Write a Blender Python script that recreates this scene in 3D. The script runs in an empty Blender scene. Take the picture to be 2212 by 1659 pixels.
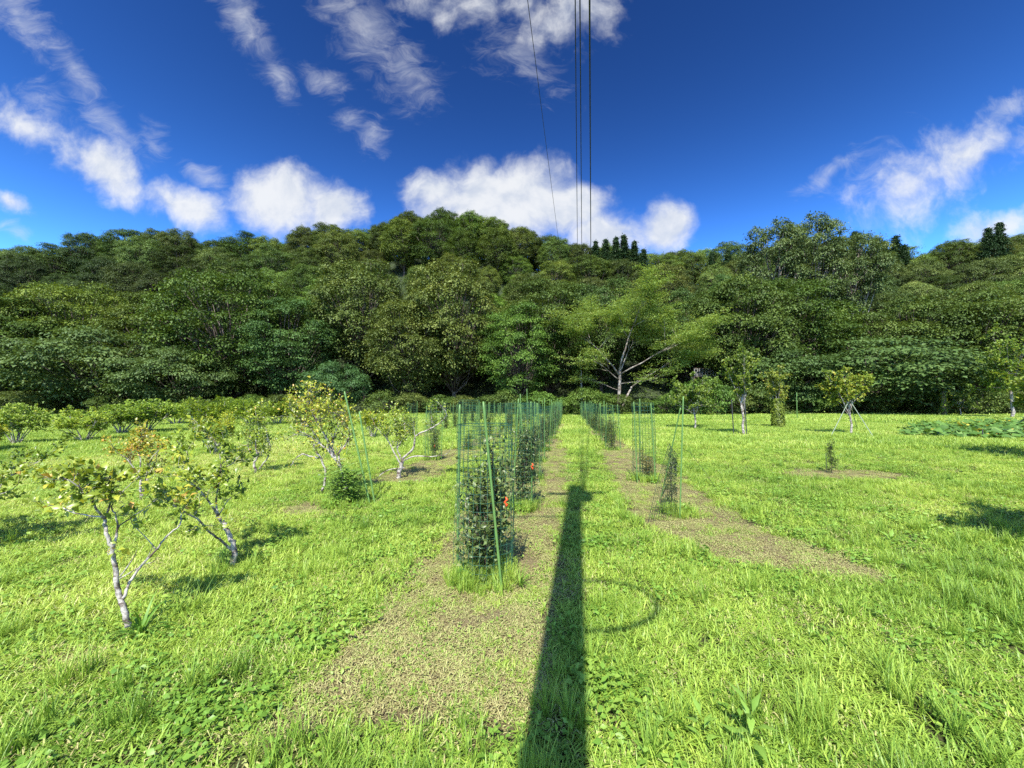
import bpy, math, random
import numpy as np
from mathutils import Vector, Matrix, noise as mnoise
R = math.radians
# ------------------------------------------------------------------ camera, world, sun, exposure
sc = bpy.context.scene
FPX = 831.0; PT = math.atan(38.5/831.0); CAMH = 1.65
cam_d = bpy.data.cameras.new('camera'); cam = bpy.data.objects.new('camera', cam_d)
sc.collection.objects.link(cam); sc.camera = cam
cam.location = (0, 0, CAMH); cam.rotation_euler = (R(90)+PT, 0, 0)
cam_d.sensor_width = 36; cam_d.lens = 36*FPX/2212.0; cam_d.clip_start = .05; cam_d.clip_end = 3000
SUN_EL = 52.0; SUN_AZ = 10.2          # shadows run forwards, 10 degrees to the right of the view
sun_d = bpy.data.lights.new('sun', 'SUN'); sun = bpy.data.objects.new('sun', sun_d); sc.collection.objects.link(sun)
sun_d.energy = 5.0; sun_d.angle = R(.53); sun_d.color = (1, .95, .86)
_sd = Vector((math.sin(R(SUN_AZ))*math.cos(R(SUN_EL)), math.cos(R(SUN_AZ))*math.cos(R(SUN_EL)), -math.sin(R(SUN_EL))))
sun.rotation_euler = _sd.to_track_quat('-Z', 'Y').to_euler()
sc.view_settings.view_transform = 'Standard'; sc.view_settings.look = 'None'
sc.view_settings.exposure = 0.95; sc.view_settings.gamma = 1.0
sc.cycles.max_bounces = 6; sc.cycles.diffuse_bounces = 3; sc.cycles.glossy_bounces = 2
sc.cycles.transmission_bounces = 3; sc.cycles.transparent_max_bounces = 4
sc.cycles.use_denoising = False

def ray(px, py):                      # photograph pixel (2212 x 1659 scale) -> x/y and z/y slopes
    u = (px-1106)/FPX; v = (829.5-py)/FPX
    y = math.cos(PT)-v*math.sin(PT); z = math.sin(PT)+v*math.cos(PT)
    return u/y, z/y
def at(px, py, Y):
    a, b = ray(px, py); return Vector((a*Y, Y, CAMH+b*Y))
def gp(px, py):
    a, b = ray(px, py); Y = -CAMH/b; return Vector((a*Y, Y, 0))

class NT:
    def __init__(s, t): s.t = t; s.n = t.nodes; s.l = t.links; s.n.clear()
    def new(s, k, **kw):
        n = s.n.new(k)
        for a, b in kw.items(): setattr(n, a, b)
        return n
    def put(s, n, i, v):
        if isinstance(v, bpy.types.NodeSocket): s.l.new(v, n.inputs[i])
        elif v is not None: n.inputs[i].default_value = v
    def m(s, op, a, b=None, c=None, clamp=False):
        n = s.new('ShaderNodeMath', operation=op, use_clamp=clamp)
        for i, v in enumerate((a, b, c)): s.put(n, i, v)
        return n.outputs[0]
    def noise(s, vec, scale, detail=4, rough=.55, dist=0.0, dims='3D'):
        n = s.new('ShaderNodeTexNoise', noise_dimensions=dims)
        s.put(n, 'Vector', vec); s.put(n, 'Scale', scale); s.put(n, 'Detail', detail); s.put(n, 'Roughness', rough); s.put(n, 'Distortion', dist)
        return n.outputs['Fac']
    def mr(s, v, a, b, c=0., d=1., smooth=False):
        n = s.new('ShaderNodeMapRange', interpolation_type='SMOOTHSTEP' if smooth else 'LINEAR')
        for i, x in enumerate((v, a, b, c, d)): s.put(n, i, x)
        return n.outputs[0]
    def mix(s, f, a, b, mode='MIX'):
        n = s.new('ShaderNodeMix', data_type='RGBA', blend_type=mode)
        s.put(n, 0, f)
        for i, v in ((6, a), (7, b)):
            s.put(n, i, tuple(v)+(1,) if isinstance(v, (tuple, list)) and len(v) == 3 else v)
        return n.outputs[2]

world = bpy.data.worlds.new('World'); sc.world = world; world.use_nodes = True
w = NT(world.node_tree)
sky = w.new('ShaderNodeTexSky', sky_type='NISHITA'); sky.sun_disc = False
sky.sun_elevation = R(SUN_EL); sky.sun_rotation = R(180+SUN_AZ)
sky.altitude = 300; sky.air_density = 1.0; sky.dust_density = .3; sky.ozone_density = 3.0
gm_n = w.new('ShaderNodeGamma'); w.l.new(w.mix(1.0, sky.outputs[0], (4., 4.5, 6.), 'DARKEN'), gm_n.inputs[0]); gm_n.inputs[1].default_value = 2.7
skycol = w.mix(1.0, gm_n.outputs[0], (.205, .195, .134), 'MULTIPLY')
tc = w.new('ShaderNodeTexCoord')
sep = w.new('ShaderNodeSeparateXYZ'); w.l.new(tc.outputs['Generated'], sep.inputs[0])
yc = w.m('MAXIMUM', sep.outputs[1], .05)
U = w.m('DIVIDE', sep.outputs[0], yc); V = w.m('DIVIDE', sep.outputs[2], yc)
cmb = w.new('ShaderNodeCombineXYZ'); w.l.new(U, cmb.inputs[0]); w.l.new(V, cmb.inputs[1])
UV = cmb.outputs[0]
# warp the lookup so blob outlines billow
wn = w.new('ShaderNodeTexNoise'); w.put(wn, 'Vector', UV); w.put(wn, 'Scale', 5.0); w.put(wn, 'Detail', 5.0)
vs = w.new('ShaderNodeVectorMath', operation='SUBTRACT'); w.l.new(wn.outputs['Color'], vs.inputs[0]); vs.inputs[1].default_value = (.5, .5, .5)
vm = w.new('ShaderNodeVectorMath', operation='SCALE'); w.l.new(vs.outputs[0], vm.inputs[0]); vm.inputs['Scale'].default_value = .11
va = w.new('ShaderNodeVectorMath', operation='ADD'); w.l.new(UV, va.inputs[0]); w.l.new(vm.outputs[0], va.inputs[1])
WUV = va.outputs[0]
# (px, py, half width, half height, angle of the long axis in degrees, weight)
THICK = [(50,265,135,55,-28,.74),(210,345,170,62,-28,.86),(395,440,120,52,-32,1.0),(600,430,105,75,0,1.25),(725,440,78,58,-10,1.2),
         (1085,430,190,95,0,1.45),(945,405,80,48,0,1.1),(1215,440,110,70,0,1.3),(1320,500,110,60,0,1.2),(1430,490,66,55,0,1.2),
         (1060,10,220,70,0,.62),(1240,35,150,80,15,.6),(1985,400,185,90,20,.66),(2090,330,150,75,28,.6),(2170,480,110,42,15,.9),(20,435,62,28,-15,.7)]
WISP = [(45,45,110,36,-45,.75),(165,150,90,26,-42,.8),(245,265,100,26,-40,.85),(30,505,45,16,-20,.6),(530,60,110,38,-60,.85),(600,165,60,22,-55,.8),
        (455,380,48,22,-35,.75),(790,60,110,60,-50,.75),(870,150,90,50,-60,.75),(700,178,48,28,-30,.7),(815,285,34,40,70,.6),(755,262,36,20,10,.6),
        (1130,115,90,60,-40,.55),(2185,240,100,22,38,.7),(1790,372,85,15,32,.75),(2200,312,40,30,0,.6),(1900,400,90,60,30,.45),(100,235,60,40,-40,.6),(330,300,40,30,-60,.5)]
def blobs(lst, vec):
    cur = None
    for (px, py, a, b, ang, wt) in lst:
        u0, v0 = ray(px, py)
        mp = w.new('ShaderNodeMapping', vector_type='TEXTURE')
        mp.inputs['Location'].default_value = (u0, v0, 0); mp.inputs['Rotation'].default_value = (0, 0, R(ang))
        mp.inputs['Scale'].default_value = (a/FPX, b/FPX, 1)
        w.l.new(vec, mp.inputs[0])
        ln = w.new('ShaderNodeVectorMath', operation='LENGTH'); w.l.new(mp.outputs[0], ln.inputs[0])
        d = w.m('MULTIPLY_ADD', ln.outputs['Value'], -wt*.75, wt)
        cur = d if cur is None else w.m('SMOOTH_MAX', cur, d, .12)
    return cur
vo = w.new('ShaderNodeVectorMath', operation='ADD'); w.l.new(WUV, vo.inputs[0]); vo.inputs[1].default_value = (-.012, .030, 0)
n1 = w.noise(WUV, 8.0, 10, .6); n1b = w.noise(vo.outputs[0], 8.0, 6, .6); n2 = w.noise(UV, 3.2, 3, .5)
dT = blobs(THICK, WUV)
dT = w.m('ADD', dT, w.m('MULTIPLY', w.m('SUBTRACT', n1, .5), 1.5))
dT = w.mr(dT, .10, .85, 0, 1, True)
mpw = w.new('ShaderNodeMapping'); mpw.inputs['Rotation'].default_value = (0, 0, R(50)); mpw.inputs['Scale'].default_value = (1.1, 2.2, 1); w.l.new(WUV, mpw.inputs[0])
n3 = w.noise(mpw.outputs[0], 9.0, 10, .66, .8)
dW = blobs(WISP, WUV)
dW = w.m('ADD', dW, w.m('MULTIPLY', w.m('SUBTRACT', n3, .52), 1.9))
dW = w.m('MULTIPLY', w.mr(dW, -.15, 1.35, 0, 1, True), .68)
# unseen cloud added behind and above the camera to whiten the fill light
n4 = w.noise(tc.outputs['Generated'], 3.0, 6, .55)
dFill = w.m('MULTIPLY', w.mr(n4, .44, .62, 0, .6, True), w.m('MAXIMUM', w.m('LESS_THAN', sep.outputs[1], 0.02), w.mr(V, 1.5, 2.2, 0, 1, True)))
front = w.m('GREATER_THAN', sep.outputs[1], 0.06)
dens = w.m('MAXIMUM', w.m('MULTIPLY', w.m('MAXIMUM', dT, dW), front), dFill, clamp=True)
dens = w.m('MULTIPLY', dens, w.mr(V, -.02, .1, 0, 1))
shade = w.mr(w.m('ADD', w.m('MULTIPLY', w.m('SUBTRACT', n1, n1b), 1.6), w.m('MULTIPLY', n2, .9)), .12, .70, 0, 1, True)
ccol = w.mix(shade, (3.6, 3.9, 4.4), (4.8, 4.9, 5.0))
fin = w.mix(w.m('MULTIPLY', dens, .93), skycol, ccol)
bg = w.new('ShaderNodeBackground'); w.l.new(fin, bg.inputs[0]); bg.inputs[1].default_value = .1
wo = w.new('ShaderNodeOutputWorld'); w.l.new(bg.outputs[0], wo.inputs[0])
try:
    world.cycles.sampling_method = 'MANUAL'; world.cycles.sample_map_resolution = 512
except Exception: pass

# ------------------------------------------------------------------ helpers
COL = sc.collection
rng = np.random.default_rng(7); random.seed(7)
ORD = ['first','second','third','fourth','fifth','sixth','seventh','eighth','ninth','tenth','eleventh','twelfth','thirteenth','fourteenth',
       'fifteenth','sixteenth','seventeenth','eighteenth','nineteenth','twentieth','twenty-first','twenty-second','twenty-third','twenty-fourth',
       'twenty-fifth','twenty-sixth','twenty-seventh','twenty-eighth','twenty-ninth','thirtieth']
ORD += ['thirty-'+k for k in ORD[:9]]+['fortieth']+['forty-'+k for k in ORD[:9]]
def hsh(ix, iy, s):
    h = (ix.astype(np.int64)*374761393 + iy.astype(np.int64)*668265263 + s*1442695) & 0xffffffff
    h = ((h ^ (h >> 13))*1274126177) & 0xffffffff
    return ((h ^ (h >> 16)) & 0xffff)/65535.0
def vn(x, y, s=0):
    x = np.asarray(x, float); y = np.asarray(y, float)
    ix = np.floor(x); iy = np.floor(y); fx = x-ix; fy = y-iy
    fx = fx*fx*(3-2*fx); fy = fy*fy*(3-2*fy)
    a = hsh(ix, iy, s); b = hsh(ix+1, iy, s); c = hsh(ix, iy+1, s); d = hsh(ix+1, iy+1, s)
    return (a*(1-fx)+b*fx)*(1-fy)+(c*(1-fx)+d*fx)*fy
def fbm(x, y, s=0, o=4):
    t = 0; a = .5; x = np.asarray(x, float); y = np.asarray(y, float)
    for i in range(o):
        t = t+a*vn(x*2**i, y*2**i, s+i*17); a *= .5
    return t/(1-.5**o)
def gz(x, y): return .10*(fbm(np.asarray(x)*.25+31, np.asarray(y)*.25+9, 3, 3)-.5)
def gzf(x, y): return float(gz(np.array([x]), np.array([y]))[0])

def props(o, label=None, cat=None, group=None, kind=None):
    for k, v in (('label', label), ('category', cat), ('group', group), ('kind', kind)):
        if v: o[k] = v
    return o
def empty(name, loc, rz=0, **kw):
    o = bpy.data.objects.new(name, None); COL.objects.link(o); o.location = loc; o.rotation_euler = (0, 0, rz)
    o.empty_display_size = .2
    return props(o, **kw)
def mesh_data(name, v, f, mats, attrs=None, smooth=False, midx=None):
    me = bpy.data.meshes.new(name); v = np.asarray(v, np.float32).reshape(-1, 3)
    if isinstance(f, np.ndarray):
        n, k = f.shape
        me.vertices.add(len(v)); me.vertices.foreach_set('co', v.ravel())
        me.loops.add(n*k); me.loops.foreach_set('vertex_index', f.astype(np.int32).ravel())
        me.polygons.add(n); me.polygons.foreach_set('loop_start', np.arange(0, n*k, k, dtype=np.int32))
        me.polygons.foreach_set('loop_total', np.full(n, k, np.int32))
        me.update(calc_edges=True)
    else:
        me.from_pydata(v.tolist(), [], f)
    for m in (mats if isinstance(mats, (list, tuple)) else [mats]): me.materials.append(m)
    if attrs:
        for k, a in attrs.items():
            at_ = me.attributes.new(k, 'FLOAT', 'FACE'); at_.data.foreach_set('value', np.asarray(a, np.float32))
    if smooth: me.polygons.foreach_set('use_smooth', np.ones(len(me.polygons), bool))
    if midx is not None: me.polygons.foreach_set('material_index', np.asarray(midx, np.int32))
    me.validate()
    return me
def part(name, me, parent=None, loc=None):
    o = bpy.data.objects.new(name, me); COL.objects.link(o)
    if parent is not None: o.parent = parent
    if loc is not None: o.location = loc
    return o
def copy_tree(o, loc, rz, scale=None):
    c = o.copy(); COL.objects.link(c); c.location = loc; c.rotation_euler = (0, 0, rz)
    if scale is not None: c.scale = scale
    for ch in [k for k in COL.objects if k.parent == o]:
        d = ch.copy(); COL.objects.link(d); d.parent = c
    return c

class MB:                              # collects tubes into one mesh
    def __init__(s): s.v = []; s.f = []; s.a = []
    def tube(s, pts, rad, sides=6, val=.5, cap=True):
        pts = [Vector(p) for p in pts]; n = len(pts); base = len(s.v)
        if not hasattr(rad, '__len__'): rad = [rad]*n
        prev = None
        for i, p in enumerate(pts):
            t = (pts[min(i+1, n-1)]-pts[max(i-1, 0)])
            if t.length < 1e-7: t = Vector((0, 0, 1))
            t.normalize()
            if prev is None:
                r = Vector((1, 0, 0)) if abs(t.x) < .8 else Vector((0, 1, 0))
            else: r = prev
            b = t.cross(r).normalized(); r = b.cross(t).normalized(); prev = r
            for k in range(sides):
                a = 2*math.pi*k/sides
                s.v.append(p+(r*math.cos(a)+b*math.sin(a))*rad[i])
        for i in range(n-1):
            for k in range(sides):
                k2 = (k+1) % sides
                s.f.append((base+i*sides+k, base+i*sides+k2, base+(i+1)*sides+k2, base+(i+1)*sides+k)); s.a.append(val)
        if cap and sides > 2:
            s.f.append(tuple(base+(n-1)*sides+k for k in range(sides))); s.a.append(val)
            s.f.append(tuple(base+k for k in reversed(range(sides)))); s.a.append(val)
    def box(s, c, h, M=None, val=.5):
        b = len(s.v)
        for x in (-1, 1):
            for y in (-1, 1):
                for z in (-1, 1):
                    p = Vector((x*h[0], y*h[1], z*h[2]))
                    if M is not None: p = M @ p
                    s.v.append(Vector(c)+p)
        for q in ((0,1,3,2),(4,6,7,5),(0,4,5,1),(2,3,7,6),(0,2,6,4),(1,5,7,3)): s.f.append(tuple(b+i for i in q)); s.a.append(val)
    def data(s, name, mat, smooth=True):
        return mesh_data(name, [tuple(p) for p in s.v], s.f, mat, {'rnd': s.a}, smooth)

# ------------------------------------------------------------------ materials
def mat(name):
    m = bpy.data.materials.new(name); m.use_nodes = True; return m, NT(m.node_tree)
def attr(t, name, typ='GEOMETRY'):
    n = t.new('ShaderNodeAttribute', attribute_type=typ); n.attribute_name = name; return n
def ramp(t, fac, stops):
    n = t.new('ShaderNodeValToRGB'); t.put(n, 0, fac)
    e = n.color_ramp.elements
    while len(e) < len(stops): e.new(.5)
    for i, (p, c) in enumerate(stops): e[i].position = p; e[i].color = tuple(c)+(1,)
    return n.outputs[0]
def leaf_out(t, col, trans=.35, spec=.25, rough=.5, tcol=None):
    p = t.new('ShaderNodeBsdfPrincipled'); t.put(p, 'Base Color', col); t.put(p, 'Roughness', rough); t.put(p, 'Specular IOR Level', spec)
    tr = t.new('ShaderNodeBsdfTranslucent'); t.put(tr, 0, t.mix(1.0, col, tcol or (1.25, 1.15, .6), 'MULTIPLY'))
    mx = t.new('ShaderNodeMixShader'); t.put(mx, 0, trans); t.l.new(p.outputs[0], mx.inputs[1]); t.l.new(tr.outputs[0], mx.inputs[2])
    o = t.new('ShaderNodeOutputMaterial'); t.l.new(mx.outputs[0], o.inputs[0])
def leaf_mat(name, stops, trans=.3, spec=.25, rough=.5, obj_tint=True, nscale=.35):
    m, t = mat(name)
    a = attr(t, 'rnd').outputs['Fac']
    geo = t.new('ShaderNodeTexCoord')
    n = t.noise(geo.outputs['Object'], nscale, 2, .5)
    f = t.m('ADD', a, t.m('MULTIPLY', t.m('SUBTRACT', n, .5), .7), clamp=True)
    c = ramp(t, f, stops)
    if obj_tint:
        oi = t.new('ShaderNodeObjectInfo'); c = t.mix(1.0, c, oi.outputs['Color'], 'MULTIPLY')
    leaf_out(t, c, trans, spec, rough)
    return m
def bark_mat(name, dark, light, scale=8, thr=(.45, .62), bump=.4):
    m, t = mat(name)
    g = t.new('ShaderNodeTexCoord')
    n = t.noise(g.outputs['Object'], scale, 6, .65)
    n2 = t.noise(g.outputs['Object'], scale*6, 3, .6)
    c = t.mix(t.mr(n, thr[0], thr[1], 0, 1, True), dark, light)
    c = t.mix(t.mr(n2, .3, .8, 0, .5), c, tuple(x*.5 for x in dark))
    p = t.new('ShaderNodeBsdfPrincipled'); t.put(p, 'Base Color', c); t.put(p, 'Roughness', .85)
    b = t.new('ShaderNodeBump'); t.put(b, 'Height', n2); t.put(b, 'Strength', bump); t.put(b, 'Distance', .01); t.l.new(b.outputs[0], p.inputs['Normal'])
    o = t.new('ShaderNodeOutputMaterial'); t.l.new(p.outputs[0], o.inputs[0])
    return m
def plain(name, col, rough=.5, metal=0, var=.15, scale=20):
    m, t = mat(name)
    g = t.new('ShaderNodeTexCoord'); n = t.noise(g.outputs['Object'], scale, 4, .6)
    c = t.mix(t.mr(n, .3, .7), tuple(x*(1-var) for x in col), tuple(min(1, x*(1+var)) for x in col))
    p = t.new('ShaderNodeBsdfPrincipled'); t.put(p, 'Base Color', c); t.put(p, 'Roughness', rough); t.put(p, 'Metallic', metal)
    o = t.new('ShaderNodeOutputMaterial'); t.l.new(p.outputs[0], o.inputs[0])
    return m
def grass_mat(name, stops, trans=.4, spec=.3, rough=.45):
    m, t = mat(name)
    a = attr(t, 'rnd').outputs['Fac']; b = attr(t, 'tint', 'INSTANCER').outputs['Fac']
    f = t.m('ADD', t.m('MULTIPLY', a, .55), t.m('MULTIPLY', b, .6), clamp=True)
    c = ramp(t, f, stops)
    leaf_out(t, c, trans, spec, rough)
    return m
M = {}
M['grass'] = grass_mat('grass_blade', [(0, (.085,.175,.026)), (.3, (.195,.335,.046)), (.6, (.345,.485,.070)), (.85, (.49,.58,.12)), (1, (.60,.57,.27))], .3, .3, .42)
M['weed'] = grass_mat('weed_leaf', [(0, (.09,.20,.025)), (.5, (.18,.33,.045)), (1, (.35,.48,.085))], .3, .3, .42)
M['straw'] = grass_mat('dry_clippings', [(0, (.17,.13,.06)), (.35, (.29,.26,.105)), (.62, (.45,.43,.18)), (.8, (.36,.43,.12)), (1, (.28,.40,.075))], .12, .25, .6)
M['oak'] = leaf_mat('oak_leaves', [(0, (.034,.060,.014)), (.45, (.088,.136,.030)), (.8, (.15,.205,.050)), (1, (.25,.295,.085))], .25, .28, .55)
M['layer'] = leaf_mat('layered_leaves', [(0, (.034,.064,.014)), (.5, (.090,.150,.030)), (.85, (.155,.225,.05)), (1, (.24,.30,.08))], .25, .28, .55)
M['airy'] = leaf_mat('airy_leaves', [(0, (.18,.25,.04)), (.5, (.30,.38,.07)), (.85, (.42,.47,.09)), (1, (.5,.48,.13))], .35, .25)
M['conifer'] = leaf_mat('conifer_needles', [(0, (.018,.04,.014)), (.6, (.03,.065,.02)), (1, (.05,.09,.03))], .1, .2)
M['orchard'] = leaf_mat('orchard_leaves', [(0, (.06,.10,.014)), (.35, (.14,.21,.022)), (.70, (.30,.37,.035)), (.95, (.50,.46,.06)), (1, (.50,.32,.07))], .3, .45, .36, True, 2.5)
M['orchard_dark'] = leaf_mat('orchard_far_leaves', [(0, (.07,.12,.016)), (.5, (.16,.23,.03)), (.85, (.29,.35,.045)), (1, (.42,.36,.07))], .3, .35, .45, True, 1.5)
M['blue'] = leaf_mat('sapling_leaves', [(0, (.04,.065,.018)), (.5, (.085,.125,.032)), (.85, (.13,.19,.06)), (1, (.26,.29,.13))], .2, .4, .4, True, 2)
M['bark'] = bark_mat('tree_bark', (.07,.05,.038), (.20,.17,.14), 1.2)
M['palebark'] = bark_mat('pale_bark', (.16,.13,.10), (.45,.41,.35), 1.5)
M['lichen'] = bark_mat('lichen_bark', (.10,.07,.05), (.50,.46,.40), 11, (.42, .54))
M['twig'] = bark_mat('sapling_bark', (.07,.045,.035), (.16,.12,.09), 20)
M['stake'] = plain('green_stake_plastic', (.105,.21,.05), .5)
M['stake_dark'] = plain('dark_stake', (.03,.035,.03), .6)
M['net'] = plain('green_net_wire', (.016,.075,.045), .5)
M['net_black'] = plain('dark_net_wire', (.03,.045,.03), .6)
M['ribbon'] = plain('orange_ribbon', (.75,.09,.02), .5)
M['wire'] = plain('black_cable', (.02,.02,.022), .5)
M['pole'] = plain('grey_concrete', (.32,.31,.29), .85)
M['steel'] = plain('galvanised_steel', (.35,.36,.37), .45, .8)
M['wood'] = bark_mat('weathered_wood', (.12,.09,.06), (.32,.27,.2), 6)
M['bamboo'] = plain('pale_prop_pole', (.20,.25,.17), .5)
M['rail'] = plain('white_rail_paint', (.34,.34,.33), .6)

# ground material: field turf litter, mown brown strips, forest floor
def ground_material():
    m, t = mat('ground_soil')
    g = t.new('ShaderNodeTexCoord'); P = g.outputs['Object']
    a = attr(t, 'brown').outputs['Fac']
    nf = t.noise(P, 55, 5, .7); nm = t.noise(P, 6, 4, .6); nl = t.noise(P, .6, 3, .5)
    gr = t.mix(t.mr(nf, .3, .7), (.02,.028,.008), (.06,.08,.02))
    gr = t.mix(t.mr(nm, .35, .7, 0, .6), gr, (.075,.06,.03))
    br = t.mix(t.mr(nf, .3, .72), (.09,.07,.038), (.25,.20,.105))
    br = t.mix(t.mr(nm, .4, .75, 0, .7), br, (.15,.11,.06))
    br = t.mix(t.mr(nl, .5, .7, 0, .4), br, (.17,.18,.07))
    c = t.mix(a, gr, br)
    p = t.new('ShaderNodeBsdfPrincipled'); t.put(p, 'Base Color', c); t.put(p, 'Roughness', .95); t.put(p, 'Specular IOR Level', .15)
    b = t.new('ShaderNodeBump'); t.put(b, 'Height', nf); t.put(b, 'Strength', .7); t.put(b, 'Distance', .015); t.l.new(b.outputs[0], p.inputs['Normal'])
    o = t.new('ShaderNodeOutputMaterial'); t.l.new(p.outputs[0], o.inputs[0])
    return m
M['ground'] = ground_material()
def hill_material():
    m, t = mat('forest_floor')
    g = t.new('ShaderNodeTexCoord'); P = g.outputs['Object']
    n = t.noise(P, .8, 6, .65)
    c = t.mix(t.mr(n, .35, .65), (.02,.03,.012), (.035,.055,.016))
    p = t.new('ShaderNodeBsdfPrincipled'); t.put(p, 'Base Color', c); t.put(p, 'Roughness', 1)
    o = t.new('ShaderNodeOutputMaterial'); t.l.new(p.outputs[0], o.inputs[0])
    return m
M['hill'] = hill_material()

# ------------------------------------------------------------------ layout: rows of cages and mown strips
SL = .145
def rowA(y): return -.24+SL*(y-3.6)
def rowB(y): return 2.42+SL*(y-5.9)
def rowC(y): return -2.05+SL*(y-10.5)
def rowD(y): return -4.6+SL*(y-18)
def rowE(y): return 7.48+SL*(y-9)
def brown(x, y):
    x = np.asarray(x, float); y = np.asarray(y, float)
    e = (fbm(x*1.3+5, y*1.3, 11, 4)-.5)*.55 + (fbm(x*6, y*6, 23, 3)-.5)*.3
    def strip(cx, hw, y0, soft=.22):
        d = np.minimum(hw-np.abs(x-cx), (y-y0)*.9)+e*.45
        return np.clip(d/soft*.5+.5, 0, 1)
    r = strip(rowA(y)-.05*(y < 6), .68, 2.05)
    r = np.maximum(r, strip(rowB(y)+.15+.42*np.clip(5.3-y, 0, 1.8), .70, 3.75-.25*(x-2.6)))
    r = np.maximum(r, strip(rowC(y), .6, 7.9))
    r = np.maximum(r, strip(rowD(y), .5, 17))
    def ell(cx, cy, a, b): return np.clip((1-np.hypot((x-cx)/a, (y-cy)/b)+e*1.1)*3+.5, 0, 1)
    r = np.maximum(r, ell(7.6, 9.0, 1.3, .55)); r = np.maximum(r, .8*ell(-2.75, 2.5, .26, .16)); r = np.maximum(r, .8*ell(-3.05, 6.1, .5, .45))
    r = np.maximum(r, ell(-2.2, 8.7, .7, .6))
    return r
# ground sheet
def axis(segs):
    out = [segs[0][0]]
    for a, b, s in segs: out += list(np.linspace(a, b, max(1, int(round((b-a)/s)))+1)[1:])
    return np.array(out)
gx = axis([(-1500,-200,260),(-200,-60,20),(-60,-14,2),(-14,-6,.25),(-6,8,.08),(8,16,.2),(16,60,2),(60,200,20),(200,1500,260)])
gy = axis([(-600,-60,90),(-60,-8,6),(-8,1,.6),(1,13,.08),(13,30,.2),(30,60,1),(60,200,20),(200,1500,260)])
X, Y = np.meshgrid(gx, gy); Z = gz(X, Y)
Z[(np.abs(X) > 70) | (Y > 62) | (Y < -30)] *= .3
nx, ny = len(gx), len(gy)
idx = np.arange(nx*ny).reshape(ny, nx)
F = np.stack([idx[:-1,:-1], idx[:-1,1:], idx[1:,1:], idx[1:,:-1]], -1).reshape(-1, 4)
gm = mesh_data('ground', np.stack([X, Y, Z], -1).reshape(-1, 3), F, M['ground'], smooth=True)
ba = gm.attributes.new('brown', 'FLOAT', 'POINT'); ba.data.foreach_set('value', brown(X, Y).ravel().astype(np.float32))
props(part('ground', gm), kind='structure')

# hill behind
RIDGE = [(-700,520),(-300,505),(0,528),(100,532),(180,508),(270,502),(370,490),(430,505),(500,505),(560,512),(630,498),(700,482),(790,480),(860,450),(930,456),(990,448),
         (1080,460),(1150,482),(1230,512),(1300,522),(1420,536),(1480,528),(1560,528),(1620,545),(1660,520),(1720,515),(1790,512),(1870,530),(1950,540),(2000,540),(2060,515),(2140,500),(2230,498),(2600,500),(3000,520)]
rp = np.array(RIDGE, float); ZR = 112.0; TH = 12.5
def hill_h(x, y):
    x = np.asarray(x, float); y = np.asarray(y, float)
    px = 1106+FPX*x/np.maximum(y, 30)
    ry = np.interp(px, rp[:, 0], rp[:, 1]+8)
    top = CAMH+(868-ry)/FPX*ZR-TH
    t = np.clip((y-57)/(ZR-57), 0, 1)
    s = np.where(t < 1, t**1.12, 1)
    return top*s + np.where(y > ZR, -(y-ZR)*.25, 0)
hx = np.linspace(-330, 330, 111); hy = np.concatenate([np.linspace(56.5, 130, 38), np.linspace(140, 420, 12)])
X, Y = np.meshgrid(hx, hy); Z = np.maximum(hill_h(X, Y)+1.2*(fbm(X*.06, Y*.06, 5, 3)-.5)*np.clip((Y-57)/10, 0, 1), -3); Z[0] = -1.0
idx = np.arange(Z.size).reshape(Z.shape)
F = np.stack([idx[:-1,:-1], idx[:-1,1:], idx[1:,1:], idx[1:,:-1]], -1).reshape(-1, 4)
props(part('hill', mesh_data('hill', np.stack([X, Y, Z], -1).reshape(-1, 3), F, M['hill'], smooth=True)), kind='structure')

# ------------------------------------------------------------------ leaf cards
def unit(a): return a/np.maximum(np.linalg.norm(a, axis=-1, keepdims=True), 1e-9)
def leaves(C, D, N, L, W, fold=.25, droop=.15):
    """folded pointed leaves: C base points, D along, N approx normal, L length, W width"""
    C = np.asarray(C, float); D = unit(np.asarray(D, float)); N = np.asarray(N, float)
    S = unit(np.cross(D, N)); N = unit(np.cross(S, D))
    L = np.asarray(L).reshape(-1, 1); W = np.asarray(W).reshape(-1, 1)
    b = C; mid = C+D*L*.5+N*L*droop*.3; tip = C+D*L-N*L*droop
    l = C+D*L*.45+S*W*.5+N*W*fold; r = C+D*L*.45-S*W*.5+N*W*fold
    v = np.stack([b, r, mid, l, tip], 1); n = len(C)
    o = (np.arange(n)*5)[:, None]
    f = np.concatenate([o+np.array([0,1,2]), o+np.array([0,2,3]), o+np.array([1,4,2]), o+np.array([2,4,3])], 1).reshape(-1, 3)
    return v.reshape(-1, 3), f
def leaf_mesh(name, C, D, N, L, W, rnd, m, fold=.25, droop=.15):
    v, f = leaves(C, D, N, L, W, fold, droop)
    return mesh_data(name, v, f, m, {'rnd': np.repeat(rnd, 4)})
def rdir(n): return unit(rng.normal(size=(n, 3)))

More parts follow.
